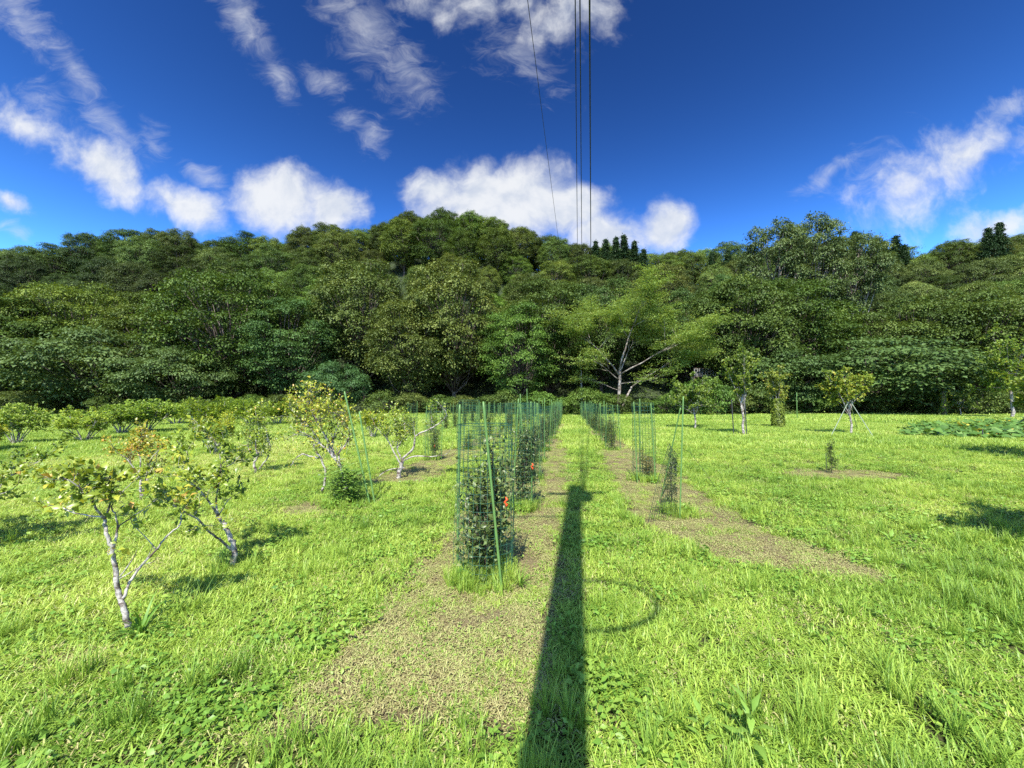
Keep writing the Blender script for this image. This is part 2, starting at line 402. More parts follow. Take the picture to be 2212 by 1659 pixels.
# ------------------------------------------------------------------ undergrowth
def undergrowth():
    n = 135000; y = 46.5+rng.uniform(0, 1, n)**1.6*70; x = rng.uniform(-1, 1, n)*(y*1.33+40); d_ = fbm(x*.3, y*.3, 61, 4); k = (d_ > .40+np.clip((52-y)*.03, 0, .2)) | (y > 60); x = x[k]; y = y[k]; n = len(x)
    z = np.where(y > 57, hill_h(x, y), 0)+rng.uniform(0, 1, n)**1.5*np.clip(.2+1.8*(fbm(x*.5, y*.5, 63, 3)-.3), .1, 1.4)
    C = np.stack([x, y, z], 1); D = rdir(n)*np.array([1, 1, .4])+np.array([0, -.3, 0]); N = np.array([0, -.4, 1])+rng.normal(size=(n, 3))*.4; L = rng.uniform(.22, .55, n)
    o = part('undergrowth', leaf_mesh('undergrowth', C, D, N, L, L*.55, np.clip(rng.normal(.4, .2, n), 0, 1), M['oak'])); o.color = (.8, .85, .7, 1)
    props(o, 'low leafy undergrowth covering the slope under the wood', 'undergrowth', kind='stuff')
undergrowth()
# ------------------------------------------------------------------ forest trees
def crown_tree(kind, H, RX, nb, nl, leafL, mats, base_h=.28, flat=.62, br=(1.1, 2.0), thick=.16, sepf=.58, lean=0):
    """returns (trunk mesh, crown mesh) of a broadleaf tree with H height and RX crown radius"""
    t = MB(); cz0 = H*base_h; cc = np.array([lean, 0, (H+cz0)/2]); rz_ = (H-cz0)/2
    trunk_top = np.array([lean*.5, 0, cz0+rz_*.7])
    k = 7; tp = [np.array([0, 0, -.8])]+[np.array([lean*.5*(i/k)+rng.normal()*.12, rng.normal()*.12, trunk_top[2]*i/k]) for i in range(1, k+1)]
    t.tube(tp, [thick*1.5*(1-.72*i/k) for i in range(k+1)], 8, .5)
    cs = []; rs = []
    tries = 0
    while len(cs) < nb and tries < 4000:
        tries += 1
        d = unit(rng.normal(size=3)); d[2] = d[2]*.9+.12
        rr = rng.uniform(.55, 1.0)**.5
        p = cc+d*np.array([RX, RX, rz_])*rr*.86
        if p[2] < cz0+.2: continue
        r = rng.uniform(*br)
        if all(np.linalg.norm((p-c)*np.array([1, 1, 1/max(flat, .35)])) > (r+q)*sepf for c, q in zip(cs, rs)):
            cs.append(p); rs.append(r)
    C = []; D = []; N = []; Ls = []; rn = []
    for c, r in zip(cs, rs):
        i = int(rng.integers(2, k+1)); s = tp[i]
        m_ = (s+c)/2+np.array([0, 0, -.3*r])+rng.normal(size=3)*.25
        w0 = thick*.55*rng.uniform(.5, 1)
        t.tube([s, m_, c+np.array([0, 0, -.1*r])], [w0, w0*.6, w0*.2], 5, .5)
        for q in range(3):
            e = c+rdir(1)[0]*np.array([r, r, r*flat])*.85
            t.tube([c*.6+m_*.4, (c+e)/2+rng.normal(size=3)*.1, e], [w0*.35, w0*.22, w0*.08], 4, .5)
        n = int(nl*(r/np.mean(br))**2*rng.uniform(.75, 1.2))
        # secondary tufts
        ax = unit((c-cc)*np.array([1, 1, .7])+1e-3)
        nt = max(5, int(n/(42 if leafL > .19 else 24))); td = unit(rdir(nt)+ax*.45+np.array([0, 0, .55]))
        tc_ = c+td*np.array([r, r, r*flat])*rng.uniform(.6, 1.12, (nt, 1))
        a = rng.integers(0, nt, n)
        tr_ = rng.uniform(.20, .44, nt)*(1.0 if leafL > .19 else .6)*(1.2 if flat < .5 else 1.0)
        off = rng.normal(size=(n, 3))*tr_[a][:, None]*np.array([1, 1, .22 if flat < .5 else .42])
        off[:, 2] -= .9*(off[:, 0]**2+off[:, 1]**2)*(.35 if flat < .5 else .8)
        p = tc_[a]+off
        out = unit(td[a]*.8+off*1.2)
        d = unit(out*.5+off*1.5+rng.normal(size=(n, 3))*.45+np.array([0, 0, -.35]))
        nn = unit(out*.5+np.array([0, -.15, .9])+rng.normal(size=(n, 3))*.27)
        C.append(p); D.append(d); N.append(nn); Ls.append(leafL*rng.uniform(.6, 1.3, n)); 
        rn.append(np.clip(rng.uniform(.15, .75)*.5+.20+rng.normal(size=n)*.07+.12*rng.normal(size=nt)[a], 0, 1))
    C = np.concatenate(C); Ls = np.concatenate(Ls)
    cm = leaf_mesh('crown', C, np.concatenate(D), np.concatenate(N), Ls, Ls*.62, np.concatenate(rn), M[mats[0]])
    return t.data('trunk', M[mats[1]]), cm
def conifer_tree(H, RX):
    t = MB(); t.tube([(0,0,-.8),(0,0,H*.5),(0,0,H*.98)], [.22,.14,.02], 7)
    C=[];D=[];N=[];L=[];rn=[]
    z = H*.12
    while z < H*.985:
        f = 1-(z-H*.12)/(H*.9); R_ = RX*(f**1.05)+.10; nb = int(6+5*f)
        for k in range(nb):
            a = rng.uniform(0, 2*math.pi); rr = R_*rng.uniform(.75, 1.15)
            e = np.array([math.cos(a)*rr, math.sin(a)*rr, z-rr*.28]); s = np.array([0, 0, z+.15])
            t.tube([s, (s+e)/2+np.array([0, 0, .05]), e], [.04, .03, .008], 4)
            n = int(40+110*f)
            u = rng.uniform(.15, 1.05, n)[:, None]
            p = s+(e-s)*u+rng.normal(size=(n, 3))*np.array([.2, .2, .1])
            C.append(p); D.append(unit((e-s)*.5/rr+rng.normal(size=(n, 3))*.5+np.array([0,0,.1]))); N.append(np.array([0,0,1])+rng.normal(size=(n,3))*.4)
            L.append(rng.uniform(.22, .42, n)); rn.append(np.clip(.5+rng.normal(size=n)*.2, 0, 1))
        z += .42+.25*f
    L = np.concatenate(L)
    return t.data('trunk', M['bark']), leaf_mesh('crown', np.concatenate(C), np.concatenate(D), np.concatenate(N), L, L*.42, np.concatenate(rn), M['conifer'])

PROTO = {
 'oak':   [crown_tree('oak', 15, 5.2, 105, 470, .205, ('oak','bark'), .08, .8, (.65,1.35)), crown_tree('oak', 14, 4.8, 95, 470, .205, ('oak','bark'), .1, .85, (.65,1.35), lean=.5), crown_tree('oak', 15, 4.4, 85, 470, .205, ('oak','bark'), .08, .9, (.6,1.25), lean=-.4)],
 'layer': [crown_tree('layer', 14, 5.6, 95, 500, .20, ('layer','bark'), .04, .5, (.75, 1.5)), crown_tree('layer', 13, 5.2, 90, 500, .20, ('layer','bark'), .04, .46, (.75, 1.5))],
 'tall':  [crown_tree('tall', 19, 3.4, 46, 640, .215, ('oak','palebark'), .3, .8, (.8, 1.45), .2), crown_tree('tall', 19, 3.8, 44, 640, .215, ('oak','palebark'), .35, .8, (.8, 1.5), .2)],
 'low':   [crown_tree('low', 6.5, 4.4, 44, 560, .21, ('layer','bark'), .03, .36, (.9, 1.6), .1)],
 'bush':  [crown_tree('bush', 3.2, 1.9, 20, 260, .17, ('oak','bark'), .02, .6, (.45, .85), .05), crown_tree('bush', 2.6, 2.2, 20, 260, .17, ('layer','bark'), .02, .5, (.5, .9), .05)],
 'conifer': [conifer_tree(15, 2.9)],
}
# the pale airy tree: long visible ascending limbs, sparse layered leaves
def airy_tree():
    t = MB(); H = 18.5; C=[];D=[];N=[];L=[];rn=[]
    def limb(p, d, length, r, depth):
        pts = [p.copy()]; rad = [r]; n = 5
        for i in range(n):
            d = unit(d+rng.normal(size=3)*.10+np.array([0, 0, .015 if depth < 2 else -.02])); p = p+d*length/n
            pts.append(p.copy()); rad.append(r*(1-.75*(i+1)/n))
            if depth < 3 and i >= (1 if depth else 2):
                for s in range(2 if depth < 2 else 1):
                    q = unit(d*.95+np.array([rng.normal(), rng.normal(), rng.normal()*.35+.12])*.62)
                    limb(p.copy(), q, length*rng.uniform(.42, .62), r*(1-.75*(i+1)/n)*.62, depth+1)
        t.tube(pts, [q*.8 for q in rad], 7 if depth < 2 else 4)
        if depth >= 2:
            k = 50 if depth == 3 else 30
            c = pts[-1]
            s = pts[2]
            u = rng.uniform(0, 1.05, k)[:, None]
            pp = s+(c-s)*u+rng.normal(size=(k, 3))*np.array([.5, .5, .09])
            C.append(pp); D.append(rng.normal(size=(k, 3))*np.array([1, 1, .35])); N.append(np.array([0, 0, 1])+rng.normal(size=(k, 3))*.4)
            L.append(rng.uniform(.16, .32, k)); rn.append(np.clip(rng.uniform(.3, .75)+rng.normal(size=k)*.15, 0, 1))
    t.tube([(0,0,-.6),(-.12,0,2.5),(.05,0,5.0),(.12,.05,8.0)], [.34,.28,.25,.2], 10); t.tube([(0.05,0,.2),(.9,.1,2.6),(2.0,.1,4.9)], [.2,.17,.14], 8)
    for dx, dz, ln, r0, z0 in ((-.6, 1.0, 9.5, .20, 6.8), (.1, 1.25, 9.5, .22, 7.9), (.95, .8, 10, .18, 7.0), (-.9, .6, 6.5, .13, 6.0), (1.1, .75, 9, .14, 4.9), (.5, 1.2, 8.6, .15, 7.2),(-1.1,.25,5.5,.1,4.2),(1.2,.25,6,.1,5.4)):
        limb(np.array([2.0 if z0 == 4.9 else .05, 0, z0], float), unit(np.array([dx, rng.normal()*.25, dz])), ln, r0, 0 if ln > 8.5 else 1)
    L = np.concatenate(L)
    return t.data('trunk', M['palebark']), leaf_mesh('crown', np.concatenate(C), np.concatenate(D), np.concatenate(N), L, L*.6, np.concatenate(rn), M['airy'])

TOPZ = {}
def put_tree(kind, x, y, z, h, wd=1.0, col=(1, 1, 1), name='forest_tree', label='', cat='tree', group=None, variant=None, rz=None, HB=None):
    ps = PROTO[kind]; tm, cm = ps[(variant if variant is not None else int(rng.integers(0, len(ps)))) % len(ps)]
    if HB is None: HB = TOPZ[cm.name] if cm.name in TOPZ else TOPZ.setdefault(cm.name, max(v.co.z for v in cm.vertices))
    o = empty(name, (x, y, z), rng.uniform(0, 6.28) if rz is None else rz, label=label, cat=cat, group=group)
    s = h/HB; o.scale = (s*wd, s*wd, s)
    a = part('trunk', tm, o); b = part('crown', cm, o); b.color = (*col, 1); a.color = (1, 1, 1, 1)
    return o
PROTO['airy'] = [airy_tree()]
G1 = 'trees of the wood behind the field'
def hz(x, y): return float(hill_h(np.array([x]), np.array([y]))[0]) if y > 57 else 0.0
def front(kind, px, Yd, topy, wd, col, label, **kw):
    x = (px-1106)/FPX*Yd; z = hz(x, Yd)-.1
    h = CAMH+(868-topy)/FPX*Yd-z
    return put_tree(kind, x, Yd, z, h, wd, col, label=label, group=G1, **kw)
DK=(.75,.82,.75); MID=(1.05,1,.9); OLV=(1.25,1.1,.95); GRY=(1.15,1.12,1.45); BLU=(.9,1.08,1.25); BRT=(1.2,1.35,.95); DG=(.9,.95,.7); YEL=(1.6,1.4,.9)
EDGE = [
 ('layer',-110,54,600,1.1,MID,'green layered tree at the wood edge beyond the left frame side'),
 ('oak',-260,55,610,1.2,DG,'dark tree farther left beyond the frame at the wood edge'),
 ('oak',2540,55,610,1.2,DG,'dark tree farther right beyond the frame at the wood edge'),
 ('layer',40,56,640,1.15,DG,'dark green layered tree at the far left end of the wood edge'),
 ('layer',160,60,600,1.0,YEL,'yellowish green tree above the grey leaved tree on the left'),
 ('low',215,51,700,1.1,GRY,'grey green broad low tree drooping behind the left orchard bushes'),
 ('low',380,50,745,1.0,GRY,'grey green low tree right of the broader grey one, behind orchard bushes'),
 ('layer',330,60,630,1.0,OLV,'olive brown tinted tree rising behind the two grey green low trees'),
 ('layer',500,57,575,1.1,DG,'deep green layered tree left of centre with dark hollow under it'),
 ('layer',620,55,640,.95,BLU,'mint green layered tree over the dark hollow left of centre'),
 ('low',725,50,775,.8,(.85,1.08,1.5),'low blue green feathery tree in front of the dark hollow'),
 ('oak',790,61,560,1.1,MID,'mid green round tree above the low blue green tree'),
 ('oak',890,54,640,1.05,OLV,'olive leaved bushy tree hanging down to the field left of centre'),
 ('oak',985,57,560,1.0,OLV,'taller olive leaved tree just right of the bushy olive one'),
 ('layer',1120,53,650,.85,BRT,'fresh green layered tree beside the cage rows at centre'),
 ('layer',1185,58,600,.9,MID,'green tree between fresh layered tree and overhead wires'),
 ('layer',1300,63,600,1.0,DK,'dark tree standing just behind the pale branched tree'),
 ('layer',1500,62,620,1.0,DK,'dark green tree right behind the pale branched tree'),
 ('oak',1600,57,590,1.1,DG,'dark green round tree right of the pale branched tree'),
 ('layer',1700,60,600,1.1,DG,'shaded green layered tree below the tall grey green pair'),
 ('low',1700,52,745,1.1,(.95,1.0,1.2),'low layered tree behind the ivy covered young trunk'),
 ('low',1870,51,725,1.5,(1.0,1.05,1.25),'very wide grey green layered tree behind the propped young tree'),
 ('layer',1960,57,640,1.2,MID,'green layered tree rising over the very wide low tree'),
 ('layer',2080,55,620,1.2,MID,'large green layered tree above the mossy post on the right'),
 ('layer',2215,54,650,1.1,DG,'dark green tree cut by the right edge of the frame'),
 ('layer',2380,54,620,1.2,MID,'green layered tree beyond the right frame side'),
]
for kind, px, Yd, ty, wd, col, lab in EDGE: front(kind, px, Yd, ty, wd, col, lab)
o = put_tree('airy', (1338-1106)/FPX*50, 50, 0, 18.6, 1.12, (.72,.85,1.0), label='pale branched airy yellow green tree standing free under the wires', group=None, rz=0)
# tall grey-green pair on the right
for i, (px, ty, lab) in enumerate(((1680,482,'tall grey green tree with pale stems, left one of the high pair'),(1765,468,'tall grey green tree with pale stems, right one of the high pair'),(1850,492,'tall grey green tree just right of the high pair'))):
    x=(px-1106)/FPX*70; z=hz(x,70); put_tree('tall', x, 70, z, CAMH+(868-ty)/FPX*70-z, .95, GRY, label=lab, group=G1)
# hillside rows
def colour_at(px, rnd):
    tab = [(0,(.85,.88,.95)),(350,(.85,.88,.9)),(500,(.95,.95,.85)),(700,(1.05,1.05,.9)),(850,(1.15,1.12,.8)),(1050,(1.15,1.12,.8)),(1200,(1.1,1.1,1.05)),(1450,(1.2,1.15,1.1)),(1600,(1.1,1.05,1.1)),(1900,(1.15,1.1,1.2)),(2212,(1.2,1.12,1.05))]
    p = [t[0] for t in tab]; c = [np.interp(px, p, [t[1][k] for t in tab]) for k in range(3)]
    k = max(.6, 1+rnd*.3)
    return (c[0]*k*(1+rng.normal()*.08), c[1]*k, c[2]*k*(1+rng.normal()*.08))
ROWS = [(65,12.5,'lower slope'),(76,13,'middle slope'),(88,13,'upper slope'),(100,13,'slope just under the ridge'),(112,13,'ridge against the sky'), (119,13,'far side of the ridge')]
for Yr, hh, rname in ROWS:
    half = Yr*1.331+24; step = 8.2; n = int(2*half/step)
    for i in range(n):
        x = -half+step*(i+.5)+rng.uniform(-1.8, 1.8); y = Yr+rng.uniform(-2.5, 2.5)
        z = hz(x, y)-.3; px = 1106+FPX*x/y
        h = hh*rng.uniform(.72, 1.28)
        if Yr >= 112:
            ry = np.interp(px, rp[:, 0], rp[:, 1])+(rng.uniform(-14, 10) if Yr == 112 else rng.uniform(4, 16)); h = CAMH+(868-ry)/FPX*y-z
        kd = 'oak' if rng.uniform() < .7 else 'layer'
        col = colour_at(px, rng.normal())
        tone = 'blue green' if col[2] > col[0]*1.15 else ('olive green' if col[0] > 1.08 else 'dark green' if col[1] < .95 else 'mid green')
        put_tree(kd, x, y, z, h, 1.06, col, label='%s tree on the %s, %s from the left' % (tone, rname, ORD[i]), group=G1)
CON = [(1290,512),(1312,508),(1335,503),(1352,498),(1375,512),(1395,530),(1905,505),(1925,512),(1950,500),(1968,520),(1860,490),(2155,482),(2180,470),(1545,538),(1580,532)]
for i, (px, ty) in enumerate(CON):
    y = 104+rng.uniform(-2, 3); x = (px-1106)/FPX*y; z = hz(x, y)-.3
    put_tree('conifer', x, y, z, CAMH+(868-ty)/FPX*y-z, 1.0, (1,1,1), name='conifer', label='dark pointed conifer on the ridge, %s conifer from the left' % ORD[sorted(c[0] for c in CON).index(px)], cat='conifer', group='conifers on the ridge')
# understorey bushes at the field edge
UND = [(30,49,842,MID),(140,50,835,DK),(330,49,850,MID),(480,49,855,DG),(600,48,850,MID),(835,50,840,MID),(950,50,850,DG),(1050,51,852,DK),(1215,47,855,BRT),(1265,45,835,(1.3,1.4,1.0)),(1300,47,848,(1.2,1.3,1.0)),
       (1385,48,858,MID),(1440,47,850,BRT),(1490,46,820,BRT),(1545,45,815,(1.25,1.4,1.0)),(1610,49,825,MID),(1960,52,858,DK),(2050,51,850,MID),(2110,47,835,MID)]
UND += [(80,48,846,MID),(230,47,852,DG),(420,47,856,MID),(545,48,850,BRT),(690,48,856,MID),(890,49,846,OLV),(1000,49,852,OLV),(1085,50,840,MID),(1160,49,842,BRT),(1340,48,850,MID),(1580,47,842,MID),(1650,48,850,DG),(1690,50,835,MID),(1750,49,846,BRT),(1800,50,838,MID),(1880,50,850,MID),(2000,49,846,DG),(2180,48,838,MID)]
UND.sort()
for i, (px, Yd, ty, col) in enumerate(UND):
    x = (px-1106)/FPX*Yd; z = 0
    put_tree('bush', x, Yd, z, CAMH+(868-ty)/FPX*Yd, 1.15 if px not in (1490,1545) else .8, col, name='bush', label='green bush at the foot of the wood, %s edge bush from the left' % ORD[i], cat='bush', group='bushes along the wood edge')

# ------------------------------------------------------------------ orchard shrubs
def z1(x, y, D): return at(x*.38895, 783.4+y*.38891, D)
def z2(x, y, D): return at((550+x*.24864)*.9217, (880+y*.24864)*.9217, D)
def smooth_path(pts, rad, sub=3, wob=.0):
    out = []; ro = []
    n = len(pts)
    for i in range(n-1):
        p0 = pts[max(i-1, 0)]; p1 = pts[i]; p2 = pts[i+1]; p3 = pts[min(i+2, n-1)]
        for s in range(sub):
            t = s/sub
            out.append(.5*((2*p1)+(p2-p0)*t+(2*p0-5*p1+4*p2-p3)*t*t+(3*p1-p0-3*p2+p3)*t**3)+rng.normal(size=3)*wob); ro.append(rad[i]*(1-t)+rad[i+1]*t)
    out.append(pts[-1]); ro.append(rad[-1])
    return out, ro
class Shrub:
    ls = 1.0; us = 1.0
    def __init__(s, leafL=.055, dm=1.0, td=0.0): s.dm = dm; s.td = td; s.rs = 1.0; s.init2(leafL)
    def init2(s, leafL): s.t = MB(); s.C=[]; s.D=[]; s.N=[]; s.L=[]; s.r=[]; s.leafL = leafL
    def spray(s, p, d, k, tone, spread=.03):
        for i in range(int(k+rng.uniform())):
            q = p+rng.normal(size=3)*spread; dd = unit(d*.5+rng.normal(size=3)*.65+np.array([0, 0, .25]))
            s.C.append(q); s.D.append(dd); s.N.append(np.array([-.1, -.6, 1])+rng.normal(size=3)*.5)
            s.L.append(s.leafL*rng.uniform(.6, 1.25)); s.r.append(np.clip(tone+rng.normal()*.2, 0, 1))
    def grow(s, p, d, ln, r, depth, tone, up=.12, dens=4, wander=.28):
        p = np.array(p, float); d = unit(np.array(d, float)); n = 5; pts = [p.copy()]; rad = [r]
        for i in range(n):
            d = unit(d+rng.normal(size=3)*wander+np.array([0, 0, up])); p = p+d*ln/n; pts.append(p.copy()); rad.append(max(r*(1-.65*(i+1)/n), .0012))
            if depth > 0 and i > 0 and rng.uniform() < .75:
                q = unit(d*.6+rng.normal(size=3)*.7+np.array([0, 0, .15])); s.grow(p, q, ln*rng.uniform(.4, .65), rad[-1]*.65, depth-1, tone, up, dens, wander)
            if depth <= 1 and i > 1: s.spray(p, d, dens, tone)
        s.t.tube(pts, rad, 5 if r > .004 else 3)
        if depth <= 1: s.spray(p, d, dens*1.6, tone)
    def limb(s, pts, r0, r1, twigs=0, tone=.5, ln=.16, dens=4, depth=1, yj=.0, frm=.35, up=.12):
        dens = dens*s.dm; tone = tone-s.td; r0 *= s.rs; r1 *= s.rs; ln *= s.ls; up *= s.us
        P = [np.array(p)+np.array([0, yj*(i/len(pts)), 0]) for i, p in enumerate(pts)]
        R_ = list(np.linspace(r0, r1, len(P)))
        o, ro = smooth_path(P, R_, 4, r0*.22); s.t.tube(o, ro, 8)
        for k in range(twigs):
            u = frm+(1-frm)*((k+rng.uniform())/max(1, twigs)); i = min(int(u*(len(o)-1)), len(o)-2)
            d = unit(o[i+1]-o[i]); s.grow(o[i], unit(d*.6+rng.normal(size=3)*np.array([.8, .9, .6])+np.array([0, 0, .3])), ln*rng.uniform(.6, 1.3), ro[i]*.5, depth, tone, up, dens)
        if twigs: s.grow(o[-1], o[-1]-o[-2], ln, ro[-1]*.9, depth, tone, up, dens)
    def build(s, name, base, bark, leafm, tint=(1,1,1), **kw):
        base = np.array(base, float); s.t.v = [Vector(np.array(p)-base) for p in s.t.v]
        o = empty(name, base, 0, **kw)
        part('trunk', s.t.data('trunk', M[bark]), o)
        L = np.array(s.L)
        f = part('foliage', leaf_mesh('foliage', np.array(s.C)-base, s.D, s.N, L, L*.56, np.array(s.r), M[leafm]), o); f.color = (*tint, 1)
        return o
G2 = 'old orchard bushes on the left'
# nearest
D = 2.75; s = Shrub(.062, .32, .03); s.rs = .72; s.ls = .7; s.us = .2
P = lambda l, D, f=z1, dy=0: [f(a, b, D+dy*i/len(l)) for i, (a, b) in enumerate(l)]
s.limb(P([(702,1470),(690,1370),(660,1290),(645,1200),(635,1100),(615,1000),(590,930),(582,870)], D), .026, .013)
s.limb(P([(582,870),(540,820),(500,750),(440,690),(370,650)], D, dy=-.25), .011, .004, 7, .62, .13, 3, frm=.45)
s.limb(P([(585,865),(610,780),(600,700),(570,650)], D), .010, .004, 6, .55, .13, 3, frm=.45)
s.limb(P([(590,860),(500,850),(400,830),(330,800),(250,790)], D, dy=.25), .008, .003, 5, .6, .10, 2, frm=.45)
s.limb(P([(640,1010),(655,920),(700,880),(790,820),(860,770)], D, dy=.15), .009, .003, 4, .55, .11, 2, frm=.5)
s.limb(P([(635,1020),(650,940),(645,850),(620,800),(680,720),(740,660)], D), .009, .003, 5, .65, .12, 3, frm=.6)
s.limb(P([(500,750),(470,700),(350,640),(330,650)], D, dy=-.1), .006, .003, 4, .6, .1, 3)
s.limb(P([(685,1310),(720,1220),(790,1120),(870,1040),(920,970),(1000,900),(1005,850)], D, dy=.4), .014, .005, 2, .6, .08, 1, 0, frm=.9)
s.limb(P([(665,1190),(740,1090),(760,1040)], D), .007, .002); s.limb(P([(800,1120),(850,1105),(880,1080)], D+.2), .004, .002)
s.limb(P([(665,1200),(790,1120),(850,1020)], D), .006, .002)
s.limb(P([(870,1040),(800,960),(740,900),(725,870)], D+.2), .005, .002, 1, .4, .05, 1, 0)
s.limb(P([(615,1080),(600,1060),(610,1030),(650,1040)], D), .004, .002, 2, .85, .04, 2, 0)
s.build('orchard_bush', z1(700,1445,D).to_tuple()[:2]+(gzf(*z1(700,1445,D).to_tuple()[:2]),), 'lichen', 'orchard', (1,1,1), label='nearest orchard bush, whitish lichened forked trunk, sparse large yellow green leaves', cat='fruit bush', group=G2)
D = 3.95; s = Shrub(.062, .32, .03); s.rs = .75; s.ls = .75; s.us = .4
s.limb(P([(1290,1150),(1302,1070),(1290,1000),(1260,930),(1230,880),(1210,850)], D), .038, .02)
s.limb(P([(1285,1040),(1220,980),(1150,930),(1100,870),(1010,820),(960,790),(900,740)], D, dy=-.7), .016, .005, 12, .68, .2, 3, frm=.4)
s.limb(P([(1210,850),(1150,760),(1090,690),(1020,640)], D, dy=-.3), .014, .005, 10, .68, .2, 3)
s.limb(P([(1210,850),(1200,770),(1215,680),(1230,600),(1290,560),(1330,520)], D), .013, .004, 11, .5, .18, 3)
s.limb(P([(1215,850),(1270,760),(1330,720)], D, dy=.2), .008, .003, 5, .4, .12, 2)
s.limb(P([(1228,610),(1220,500),(1190,430),(1130,400)], D), .008, .003, 9, .45, .17, 3)
s.limb(P([(1150,760),(1060,620),(1040,500),(980,430)], D, dy=.2), .008, .003, 8, .6, .16, 3)
s.build('orchard_bush', z1(1290,1135,D).to_tuple()[:2]+(0,), 'lichen', 'orchard', (.95,1,.9), label='second nearest orchard bush with stout white patched trunk leaning left', cat='fruit bush', group=G2)
D = 6.5; s = Shrub(.055, .38, .22)
s.limb(P([(785,765),(782,690),(780,640),(770,600)], D), .02, .012, 0)
s.limb(P([(790,740),(805,690),(830,620),(860,560)], D, dy=.2), .015, .006, 8, .9, .22, 3)
s.limb(P([(775,640),(740,580),(700,530),(650,500)], D, dy=-.2), .010, .005, 10, .95, .24, 4)
s.limb(P([(775,620),(780,540),(770,480),(790,430)], D), .010, .005, 12, .92, .25, 4)
s.limb(P([(800,700),(820,600),(850,520),(900,470)], D), .010, .004, 8, .88, .22, 4)
s.build('orchard_bush', z1(785,760,D).to_tuple()[:2]+(0,), 'lichen', 'orchard', (1.15,.9,.8), label='small orange tinted orchard bush behind the nearest bush', cat='fruit bush', group=G2)
D = 9.0; s = Shrub(.065, .6, .08)
s.limb(P([(1420,615),(1410,560),(1430,520),(1420,470),(1425,420)], D), .03, .012, 8, .55, .3, 3)
s.limb(P([(1440,590),(1490,520),(1500,460),(1480,400)], D), .018, .006, 8, .5, .28, 3)
s.limb(P([(1415,530),(1380,480),(1380,420)], D), .014, .006, 7, .6, .28, 3)
s.limb(P([(1425,430),(1440,370),(1430,320),(1440,300)], D), .012, .005, 12, .65, .3, 4)
s.build('orchard_bush', z1(1420,610,D).to_tuple()[:2]+(0,), 'lichen', 'orchard', (.95,1,.9), label='slim orchard bush with twisted base between the white trunked bush and large staked bush', cat='fruit bush', group=G2)
D = 6.7; s = Shrub(.055, .28, .08)
s.limb(P([(825,1090),(850,1000),(855,900),(820,800),(790,740),(740,650)], D, z2), .022, .01, 6, .6, .2, 2, frm=.6)
s.limb(P([(800,780),(700,760),(640,740),(580,780),(550,820)], D, z2, -.3), .016, .004, 3, .6, .12, 1, frm=.6)
s.limb(P([(1060,1130),(1010,900),(960,800),(880,700),(800,640),(700,570),(600,520)], D, z2), .034, .006, 16, .72, .28, 4)
s.limb(P([(990,850),(980,740),(1040,650),(1080,560),(1060,470)], D, z2, .3), .022, .006, 14, .66, .26, 4)
s.limb(P([(930,760),(850,560),(780,450),(720,330),(700,220)], D, z2, -.2), .018, .005, 24, .78, .30, 5)
s.limb(P([(960,800),(920,640),(960,520),(1000,430)], D, z2, .1), .016, .005, 14, .66, .28, 4)
s.limb(P([(840,680),(700,480),(600,400),(540,330)], D, z2, .1), .012, .004, 16, .66, .28, 5)
s.limb(P([(780,450),(860,380),(900,340),(990,380)], D, z2, .1), .010, .004, 14, .7, .26, 5)
s.limb(P([(700,570),(620,560),(560,560),(480,600)], D, z2, .1), .010, .003, 6, .7, .2, 2)
s.build('orchard_bush', z2(1000,1120,D).to_tuple()[:2]+(0,), 'lichen', 'orchard', (1.05,1,.9), label='large many stemmed orchard bush with yellowing top and two leaning stakes', cat='fruit bush', group=G2)
D = 8.4; s = Shrub(.06, .4, .08)
s.limb(P([(1540,975),(1560,880),(1580,820),(1590,780)], D, z2), .05, .03)
s.limb(P([(1590,780),(1680,690),(1700,590),(1740,550),(1850,500),(1940,440),(2000,370),(1960,300)], D, z2, -.3), .024, .006, 6, .35, .2, 2, frm=.7)
s.limb(P([(1600,800),(1700,760),(1850,765),(1990,745),(2040,680)], D, z2, -.3), .016, .004)
s.limb(P([(1995,745),(2030,700),(2060,640)], D-.2, z2), .005, .002)
s.limb(P([(1560,830),(1510,740),(1450,620),(1400,560),(1330,480)], D, z2), .018, .005, 13, .62, .3, 4)
s.limb(P([(1580,800),(1530,680),(1550,560),(1500,430)], D, z2, .2), .016, .005, 16, .62, .32, 5)
s.limb(P([(1530,690),(1600,560),(1600,450)], D, z2, .3), .012, .005, 10, .6, .3, 4)
s.limb(P([(1840,510),(1860,440),(1850,360)], D-.15, z2), .009, .003, 7, .45, .2, 3)
s.limb(P([(1700,590),(1690,500),(1680,480)], D-.1, z2), .006, .003, 2, .3, .1, 2)
s.limb(P([(1600,870),(1450,890),(1350,960),(1330,1000)], D, z2, -.5), .012, .003)
s.build('orchard_bush', z2(1545,970,D).to_tuple()[:2]+(0,), 'lichen', 'orchard', (.95,1,.9), label='orchard bush with long bare limb reaching right towards the cages', cat='fruit bush', group=G2)
# left edge branch tree (stands just outside the frame, its shadow falls inside)
s = Shrub(.06); b = np.array([-6.45, 4.15, 0.])
for dx, dy, dz, n in ((.25, 0, 1, 10), (.75, .1, .55, 10), (-.3, .2, .8, 8), (.1, -.5, .8, 8), (.5,.4,.7,8)):
    s.limb([b+np.array([0, 0, .1]), b+np.array([dx*.35, dy*.35, dz*.5]), b+np.array([dx*.75, dy*.8, dz*.95]), b+np.array([dx*1.1, dy*1.2, dz*1.15])], .022, .006, n, .5, .32, 4)
s.limb([b+np.array([0, 0, -.05]), b+np.array([0.02, 0, .2])], .04, .03)
s.build('orchard_bush', b, 'lichen', 'orchard', (.9,.95,.9), label='orchard bush cut off by the left frame edge, one bare branch showing', cat='fruit bush', group=G2)
